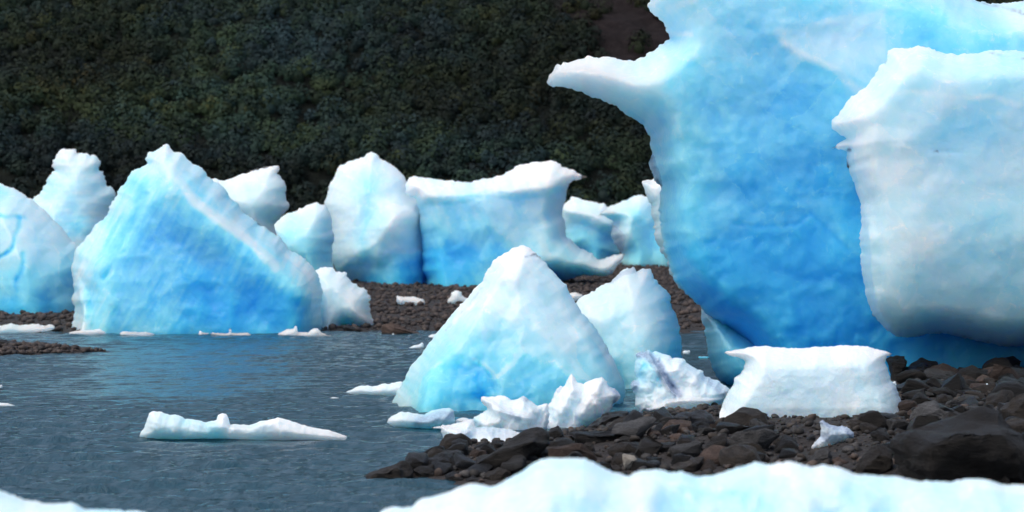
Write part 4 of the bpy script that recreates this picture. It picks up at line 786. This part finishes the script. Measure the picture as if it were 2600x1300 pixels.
RK = [
 (ZB((255, 940), (300, 870), (400, 830), (520, 780), (620, 745), (720, 720), (770, 740), (820, 800), (850, 880), (840, 920), (600, 950)), 'rounded brown boulder half in the water at the tip of the rocky spit', R_BROWN),
 (ZB((850, 830), (900, 800), (1000, 800), (1070, 780), (1110, 830), (1140, 900), (1150, 920), (1060, 925), (900, 915)), 'low brown rock next to the boulder at the tip of the spit', R_BROWN),
 (ZB((970, 770), (1020, 720), (1100, 680), (1200, 650), (1260, 660), (1330, 700), (1400, 750), (1390, 770), (1250, 790), (1120, 830), (1050, 800)), 'flat tilted dark slab on the water side of the spit', R_DARK),
 (ZB((1080, 680), (1120, 640), (1200, 610), (1330, 600), (1420, 620), (1440, 700), (1380, 725), (1250, 700), (1150, 695)), 'dark rock with a rounded top just below the low greyish ice chunk', R_DARK),
 (ZB((1430, 615), (1450, 592), (1470, 580), (1510, 600), (1505, 640), (1450, 665)), 'small dark stone directly under the right half of the low ice chunk', R_DARK),
 (ZB((1540, 620), (1600, 580), (1650, 570), (1700, 610), (1640, 650), (1560, 685), (1470, 690), (1450, 670)), 'brown wedge of rock under the right end of the low ice chunk', R_BROWN),
 (ZB((1700, 590), (1710, 510), (1770, 500), (1830, 530), (1840, 560), (1780, 610)), 'black upright stone against the ice at the upper end of the long slab', R_DARK),
 (ZB((1350, 830), (1360, 780), (1480, 690), (1600, 640), (1700, 600), (1800, 560), (1900, 500), (2000, 450), (2100, 410), (2200, 380), (2250, 385), (2310, 440), (2370, 560), (2200, 600), (2080, 650), (1980, 700), (1900, 740), (1700, 795), (1600, 815), (1450, 845)), 'long brown slab slanting up from the water toward the ice pile', R_BROWN),
 (ZB((1140, 830), (1190, 765), (1260, 775), (1360, 785), (1350, 840), (1280, 855), (1190, 875), (1150, 870)), 'greyish pitted rock at the lower end of the long slab', R_GREY),
 (ZB((1190, 870), (1290, 845), (1370, 880), (1430, 940), (1350, 970), (1200, 960)), 'dark square rock at the waterline below the pitted rock', R_DARK),
 (ZB((1350, 855), (1450, 800), (1560, 785), (1660, 810), (1670, 830), (1590, 890), (1440, 920), (1400, 890)), 'brown layered flat rock beneath the long slab', R_BROWN),
 (ZB((1610, 890), (1680, 840), (1780, 800), (1850, 810), (1920, 840), (1930, 900), (1820, 950), (1640, 955)), 'rounded brown rock at the waterline left of the foreground ice', R_BROWN),
 (ZB((1430, 935), (1500, 890), (1590, 920), (1600, 960), (1440, 970)), 'small dark rock at the waterline between two brown rocks', R_DARK),
 (ZB((1840, 800), (1880, 710), (1930, 660), (1990, 710), (1980, 780), (1900, 835)), 'small pointed brown rock under the middle of the long slab', R_BROWN),
 (ZB((1970, 760), (2050, 730), (2130, 735), (2180, 760), (2160, 830), (1960, 890)), 'dark rock half hidden by the rising edge of the foreground ice', R_DARK),
 (ZB((2300, 420), (2350, 365), (2430, 340), (2480, 370), (2500, 440), (2420, 505), (2350, 505)), 'dark rounded stone just right of the top of the long slab', R_DARK),
 (ZB((2100, 620), (2200, 590), (2430, 560), (2500, 610), (2560, 690), (2540, 740), (2250, 740), (2120, 640)), 'grey brown flat topped rock above the peak of the foreground ice', R_BROWN),
 (ZB((2370, 520), (2440, 460), (2540, 470), (2620, 530), (2660, 600), (2640, 640), (2560, 665), (2450, 590)), 'smooth bluish grey rounded stone right of the long slab', R_BLUE),
 (ZC((385, 370), (420, 320), (560, 220), (650, 185), (760, 175), (835, 195), (800, 372), (600, 380)), 'dark triangular rock standing against the upright ice chunk', R_DARK),
 (ZC((830, 320), (880, 225), (960, 220), (1020, 240), (1080, 290), (1070, 395), (900, 405), (830, 375)), 'dark blocky rock with a brown top right of the triangular rock', R_DARK),
 (ZC((150, 430), (180, 390), (240, 375), (500, 375), (750, 370), (860, 400), (800, 440), (700, 525), (500, 565), (300, 565), (220, 500)), 'large flat topped dark slab below the triangular rock', R_DARK),
 (ZC((1290, 280), (1340, 210), (1450, 170), (1620, 148), (1690, 170), (1760, 250), (1765, 340), (1700, 395), (1500, 390), (1300, 365)), 'smooth blue black boulder in front of the half clear ice chunk', R_BLUE),
 (ZC((2010, 460), (2100, 400), (2250, 330), (2330, 400), (2420, 395), (2390, 430), (2250, 505), (2150, 525)), 'peaked brown rock under the left part of the flared white block', R_BROWN),
 (ZC((1630, 600), (1700, 530), (1880, 420), (1925, 440), (1900, 560), (1830, 640), (1720, 700), (1690, 650)), 'tilted grey brown slab with a sharp upper corner, middle of the beach', R_BROWN),
 (ZC((1290, 800), (1400, 740), (1550, 690), (1675, 675), (1660, 760), (1590, 835), (1450, 865), (1290, 855)), 'flat brown rock just above the dip of the foreground ice', R_BROWN),
 (ZC((790, 690), (860, 690), (940, 715), (1180, 740), (1210, 800), (1100, 835), (880, 845), (800, 835)), 'dark block under a small cream coloured broken stone', R_DARK),
 (ZC((1330, 650), (1380, 570), (1500, 560), (1620, 580), (1700, 650), (1680, 705), (1400, 705)), 'broad brown rock left of the tilted slab', R_BROWN),
 (ZC((1000, 560), (1100, 540), (1280, 550), (1370, 520), (1350, 600), (1200, 655), (1010, 625)), 'wide dark slab above the dark block under the cream stone', R_DARK),
 (ZC((750, 580), (850, 530), (980, 550), (990, 640), (900, 635)), 'dark wedge left of the wide dark slab', R_DARK),
 (ZC((720, 500), (800, 450), (870, 440), (930, 490), (900, 525), (780, 535)), 'grey oval stone right of the large flat topped slab', R_GREY),
 (ZC((960, 510), (1000, 480), (1150, 530), (1130, 550), (980, 550)), 'thin bluish slab lying on the wide dark slab', R_BLUE),
 (ZC((1250, 480), (1310, 430), (1400, 430), (1480, 480), (1460, 515), (1300, 525)), 'rounded rusty stone below the blue black boulder', R_RUST),
 (ZC((1030, 430), (1080, 375), (1160, 400), (1210, 450), (1200, 495), (1080, 485)), 'rusty brown rock below the dark blocky rock', R_RUST),
 (ZC((620, 790), (700, 640), (780, 650), (790, 790), (650, 800)), 'upright brown rock touching the left of the dark block under the cream stone', R_BROWN),
 (ZC((610, 810), (700, 780), (750, 790), (780, 875), (700, 870)), 'rounded brown stone on the edge of the foreground ice below the upright rock', R_BROWN),
 (ZC((320, 580), (380, 520), (440, 530), (480, 600), (460, 665), (390, 655)), 'crumbly brown rock under the large flat topped slab', R_BROWN),
 (ZS((570, 530), (600, 490), (660, 478), (720, 495), (760, 560), (700, 580), (600, 575)), 'smooth pale grey egg shaped stone in the middle of the beach', R_EGG),
 (ZS((945, 520), (970, 460), (1060, 330), (1110, 310), (1220, 350), (1320, 440), (1310, 520), (1200, 580), (1050, 600)), 'blunt dark rock left of the small glassy ice chunk', R_DARK),
 (ZS((590, 470), (700, 360), (800, 320), (860, 310), (840, 400), (700, 465)), 'tilted grey brown rock just above the egg shaped stone', R_BROWN),
 (ZS((300, 540), (400, 470), (500, 455), (530, 490), (510, 575), (400, 595)), 'dark rounded rock left of the egg shaped stone', R_DARK),
 (ZS((1380, 420), (1430, 350), (1510, 290), (1560, 330), (1480, 415)), 'bluish slanted stone touching the left side of the glassy chunk', R_BLUE),
 (ZS((1390, 690), (1450, 640), (1600, 520), (1750, 490), (1790, 560), (1780, 640), (1650, 720), (1500, 780)), 'smooth bluish grey boulder right below the glassy ice chunk', R_GREY),
 (ZS((1990, 170), (2060, 90), (2150, 50), (2250, 60), (2330, 130), (2300, 230), (2150, 260), (2050, 200)), 'rounded brown stone at the right foot of the flared white block', R_BROWN),
 (ZD((625, 1020), (635, 950), (700, 850), (790, 780), (860, 810), (900, 860), (910, 950), (880, 1030), (750, 1035)), 'big rough olive brown rock left of the huge dark boulder', R_BROWN),
 (ZD((905, 760), (950, 710), (1000, 690), (1040, 690), (1200, 640), (1400, 580), (1550, 550), (1680, 542), (1720, 580), (1870, 680), (1960, 800), (1960, 1080), (1400, 1130), (1000, 1090), (915, 950)), 'huge dark boulder with a lighter slanting top at the lower right', R_BROWN),
 (ZD((1020, 640), (1060, 560), (1130, 490), (1210, 480), (1300, 520), (1390, 560), (1300, 610), (1100, 655)), 'grey angular rock above the huge dark boulder', R_GREY),
 (ZD((1690, 540), (1750, 480), (1860, 400), (1990, 380), (1990, 700), (1860, 690)), 'brown boulder cut by the right edge behind the huge dark boulder', R_BROWN),
 (ZD((855, 180), (890, 160), (1000, 148), (1018, 190), (990, 220), (960, 280), (900, 345)), 'black block against the right end of the flared white block', R_DARK),
 (ZD((1010, 180), (1080, 150), (1160, 120), (1220, 150), (1270, 195), (1250, 210), (1180, 245), (1020, 220)), 'brown peaked rock against the blue ice at the top of the beach', R_RUST),
 (ZD((960, 280), (1010, 230), (1130, 205), (1180, 250), (1170, 300), (1000, 350), (900, 350), (930, 310)), 'dark slanted rock below the brown peaked rock', R_DARK),
 (ZD((1190, 250), (1260, 220), (1380, 200), (1390, 225), (1250, 270)), 'pale brown flat slab right of the brown peaked rock', R_RUST),
 (ZD((1350, 265), (1390, 235), (1430, 235), (1460, 270), (1440, 315), (1360, 295)), 'black rounded stone at the right end of the pale brown slab', R_DARK),
 (ZD((1440, 300), (1500, 260), (1600, 240), (1660, 290), (1650, 335), (1480, 335)), 'black domed rock against the blue ice right of the pale brown slab', R_DARK),
 (ZD((1660, 290), (1700, 250), (1860, 235), (1950, 240), (1950, 335), (1700, 335)), 'long black rock against the blue ice at the right edge', R_DARK),
 (ZD((1000, 380), (1040, 340), (1140, 335), (1200, 360), (1150, 405), (1020, 415)), 'wet dark stone below the dark slanted rock', R_DARK),
 (ZD((1310, 430), (1340, 385), (1450, 380), (1580, 420), (1500, 455), (1330, 465)), 'long dark brown rock left of the bluish white ice bit', R_DARK),
 (ZD((1600, 410), (1650, 370), (1850, 345), (1870, 400), (1700, 435)), 'long brown rock right of the bluish white ice bit', R_BROWN),
 (ZD((1370, 470), (1430, 435), (1530, 440), (1550, 480), (1480, 515), (1380, 495)), 'oval brown stone below the bluish white ice bit', R_BROWN),
 (ZD((970, 490), (1020, 470), (1080, 490), (1090, 530), (1000, 550)), 'round dark brown stone at the lower right corner of the flared white block', R_BROWN),
 (ZD((740, 600), (750, 562), (800, 548), (830, 570), (920, 580), (1000, 590), (1010, 640), (900, 640), (780, 625)), 'dark low slab under the right corner of the flared white block', R_DARK),
 (ZD((790, 640), (930, 605), (1010, 660), (980, 685), (880, 680), (810, 668)), 'grey brown flat stone just left of the tip of the huge boulder', R_BROWN),
 (ZD((780, 740), (790, 685), (850, 670), (890, 740), (800, 760)), 'small dark cube shaped stone left of the tip of the huge boulder', R_DARK),
 (ZD((870, 1030), (960, 970), (1000, 960), (1050, 1000), (1070, 1065), (950, 1075)), 'brown rounded stone at the ice edge under the huge boulder', R_BROWN),
 (ZD((460, 905), (510, 885), (580, 920), (530, 955), (470, 950)), 'small pinkish stone right of the smooth bluish grey boulder', R_RUST),
 (ZD((578, 885), (610, 860), (645, 880), (632, 912), (590, 912)), 'little round mauve pebble above the pinkish stone', R_RUST),
 (ZD((1770, 920), (1800, 850), (1860, 820), (1950, 830), (1950, 1090), (1850, 1090)), 'brown rock in shade at the right edge below the huge boulder', R_BROWN),
 (ZD((1650, 1080), (1720, 1020), (1760, 1050), (1755, 1100)), 'small brown stone on the foreground ice edge near the right corner', R_BROWN),
 (ZS((-60, 640), (0, 560), (60, 500), (230, 330), (280, 290), (270, 400), (150, 600), (20, 660)), None, R_BROWN),
]
for i, (ol, lb, mt) in enumerate(RK):
    if lb is None: continue
    traced_rock(ol, lb, mt, 'boulder' if 'boulder' in lb else ('stone' if 'stone' in lb or 'pebble' in lb else 'rock'), seed=i * 13, dep=.5 if 'slab' in lb else .6, bev=.09 if ('round' in lb or 'smooth' in lb or 'oval' in lb) else .03)
traced_rock(ZC((775, 720), (778, 660), (800, 652), (850, 668), (900, 678), (938, 708), (930, 722), (850, 715), (815, 740), (805, 790), (785, 780)), 'small cream coloured broken stone on a dark block above the foreground ice', R_PALE, 'stone', seed=880, d=hit(ZC((860, 800))[0][0], ZC((860, 835))[0][1]) - .02, dep=.35)
# the far shore boulder and left spit
traced_rock(ZG((880, 1010), (900, 930), (1000, 870), (1100, 880), (1250, 920), (1400, 980), (1480, 1020), (1440, 1040), (1000, 1045)), 'long brown boulder at the far waterline left of the centre pyramid', R_RUST, 'boulder', seed=900)
for i, (ol, lb) in enumerate(((ZG((1560, 940), (1600, 890), (1700, 880), (1760, 920), (1700, 1000), (1600, 1010)), 'brown rock on the far shore at the left slope of the centre pyramid'),
                              (ZG((360, 1000), (370, 905), (420, 890), (450, 930), (560, 950), (600, 1010)), 'dark rock under the crumbly white ice lump on the far shore'),
                              (ZA((-30, 300), (0, 255), (40, 262), (100, 275), (120, 300), (60, 312)), 'dark rock on the gravel spit at the left edge'),
                              (ZA((120, 312), (150, 290), (230, 300), (270, 318), (200, 330)), 'low brown rock at the middle of the left gravel spit'),
                              (ZA((350, 322), (380, 305), (420, 312), (450, 328), (400, 335)), 'small dark rock at the tip of the left gravel spit'))):
    traced_rock(ol, lb, R_RUST if i in (0, 3) else R_DARK, 'rock', seed=930 + i * 7)

# loose medium stones
def proto_rock(seed, angular):
    rg = random.Random(seed); bm = bmesh.new()
    for _ in range(13 if angular else 30):
        v = Vector((rg.gauss(0, 1), rg.gauss(0, 1), rg.gauss(0, 1))).normalized() * rg.uniform(.8, 1.1) if not angular else Vector((rg.uniform(-1, 1), rg.uniform(-1, 1), rg.uniform(-.8, .8)))
        bm.verts.new((v.x * .5, v.y * .42, v.z * .33))
    return bm
protos = []
for k in range(14):
    ang = k % 3 != 0
    o = finish_rock(proto_rock(400 + k, ang), 'stone', [R_BROWN, R_DARK, R_GREY, R_RUST, R_DARK, R_BLUE, R_BROWN][k % 7], 400 + k, 1.0, (0, 0, 0), amp=.05, cuts=2, bev=.028 if ang else .08)
    protos.append(o)
LB = {'brown_schist': 'loose brown stone among the gravel of the rocky beach', 'dark_slate': 'loose dark stone among the gravel of the rocky beach', 'grey_stone': 'loose grey stone among the gravel of the rocky beach',
      'rusty_stone': 'loose reddish stone among the gravel of the rocky beach', 'blue_black_stone': 'loose blue black stone among the gravel of the rocky beach'}
GR = {'brown_schist': 'loose brown beach stones', 'dark_slate': 'loose dark beach stones', 'grey_stone': 'loose grey beach stones', 'rusty_stone': 'loose reddish beach stones', 'blue_black_stone': 'loose blue black beach stones'}
rg = random.Random(77)
used = set(); placed = []; cnt = 0; tries = 0
while cnt < 270 and tries < 9000:
    tries += 1
    x = rg.uniform(-1.2, 8.2); y = rg.uniform(23.4, 37.5)
    if abs(x) / y > 0.222: continue
    z = float(terrain(np.array([x]), np.array([y]))[0])
    if z < 0.03: continue
    py = HY + (CH - z) * F / y; px = CX + x * F / y
    if py > 1235 and px > 1300: continue
    if (1080 < px < 1560 and py < 1140) or (1560 < px < 2300 and py < 1085) or (2000 < px < 2200 and py < 1170): continue
    k = rg.randrange(14); s = rg.choice((.2, .25, .3, .38, .46, .56)) * rg.uniform(.8, 1.2)
    if any((x - a)**2 + (y - b)**2 < (0.36 * (s + c))**2 for a, b, c in placed): continue
    placed.append((x, y, s))
    if y > 31: s *= 1.3
    src = protos[k]
    o = src if k not in used else src.copy()
    if k in used: COL.objects.link(o)
    used.add(k)
    o.location = (x, y, z + s * .10); o.rotation_euler = (rg.uniform(-.35, .35), rg.uniform(-.35, .35), rg.uniform(0, 6.28)); o.scale = (s, s * rg.uniform(.8, 1.1), s * rg.uniform(.8, 1.3))
    mn = src.data.materials[0].name
    tag(o, LB[mn], 'stone', GR[mn]); cnt += 1

# gravel: pebbles nobody could count
def gravel(name, label, n, xr, yr, smin, smax, mat, pal, seed, zmin=0.015, cond=None):
    rng = np.random.default_rng(seed)
    bm = bmesh.new(); bmesh.ops.create_icosphere(bm, subdivisions=2 if smax < .09 else 1, radius=1.0)
    bv = np.array([v.co for v in bm.verts]); bf = np.array([[v.index for v in f.verts] for f in bm.faces]); bm.free()
    shapes = []
    for k in range(10):
        h = 1 + .22 * fbm(bv[:, 0] * 1.1 + 7 * k, bv[:, 1] * 1.1, bv[:, 2] * 1.1, 2, seed + k); q = bv * h[:, None]
        nrm = rng.normal(size=(5, 3)); nrm /= np.linalg.norm(nrm, axis=1, keepdims=True)
        for nn in nrm:                                   # a few flat sides
            e = q @ nn - rng.uniform(.55, .8); q = q - np.maximum(e, 0)[:, None] * nn * .9
        shapes.append(q * np.array([1, .8, .6]))
    x = rng.uniform(*xr, n); y = rng.uniform(*yr, n); z = terrain(x, y)
    k = z > zmin
    if cond is not None: k &= cond(x, y)
    x, y, z = x[k], y[k], z[k]; n = len(x)
    s = smin * (smax / smin) ** (rng.random(n) ** 2.2)
    a = rng.uniform(0, 6.28, n); t = rng.normal(0, .3, n)
    sh = np.array(shapes)[rng.integers(0, 10, n)] * s[:, None, None]
    ca, sa = np.cos(a)[:, None], np.sin(a)[:, None]; ct, st = np.cos(t)[:, None], np.sin(t)[:, None]
    X, Y, Zz = sh[..., 0], sh[..., 1], sh[..., 2]; X, Zz = X * ct - Zz * st, X * st + Zz * ct; X, Y = X * ca - Y * sa, X * sa + Y * ca
    V = np.stack([X + x[:, None], Y + y[:, None], Zz + (z + s * .25)[:, None]], -1).reshape(-1, 3)
    m = len(bv); Fc = (bf[None] + (np.arange(n) * m)[:, None, None]).reshape(-1, 3)
    tint = np.array(pal)[rng.integers(0, len(pal), n)] * rng.uniform(.6, 1.4, (n, 1)); tint = np.repeat(tint, m, 0)
    tag(mesh_np(name, V, Fc, mat, {'tint': tint}), label, 'gravel', kind='stuff')
PAL = [(.05, .034, .022), (.035, .027, .021), (.08, .060, .045), (.10, .092, .09), (.045, .044, .047), (.12, .08, .06), (.025, .019, .015), (.03, .024, .019)]
gravel('beach_gravel', 'mixed dark pebbles and gravel between the rocks of the near beach', 11000, (-2.2, 8.6), (22.5, 38.5), .015, .089, PEB, PAL, 61)
PALF = [(.080, .055, .048), (.052, .037, .034), (.11, .078, .066), (.14, .10, .082), (.036, .027, .026), (.10, .068, .053)]
gravel('shore_gravel', 'purplish brown gravel flat on the far shore under the icebergs', 80000, (-26, 18), (60.3, 172), .03, .18, PEB_FAR, PALF, 62, cond=lambda x, y: np.abs(x) / y < .23)
gravel('spit_gravel', 'dark brown gravel of the low spit at the left edge of the lake', 3500, (-13.5, -8.2), (47.5, 56), .04, .14, PEB_FAR, PALF, 63)
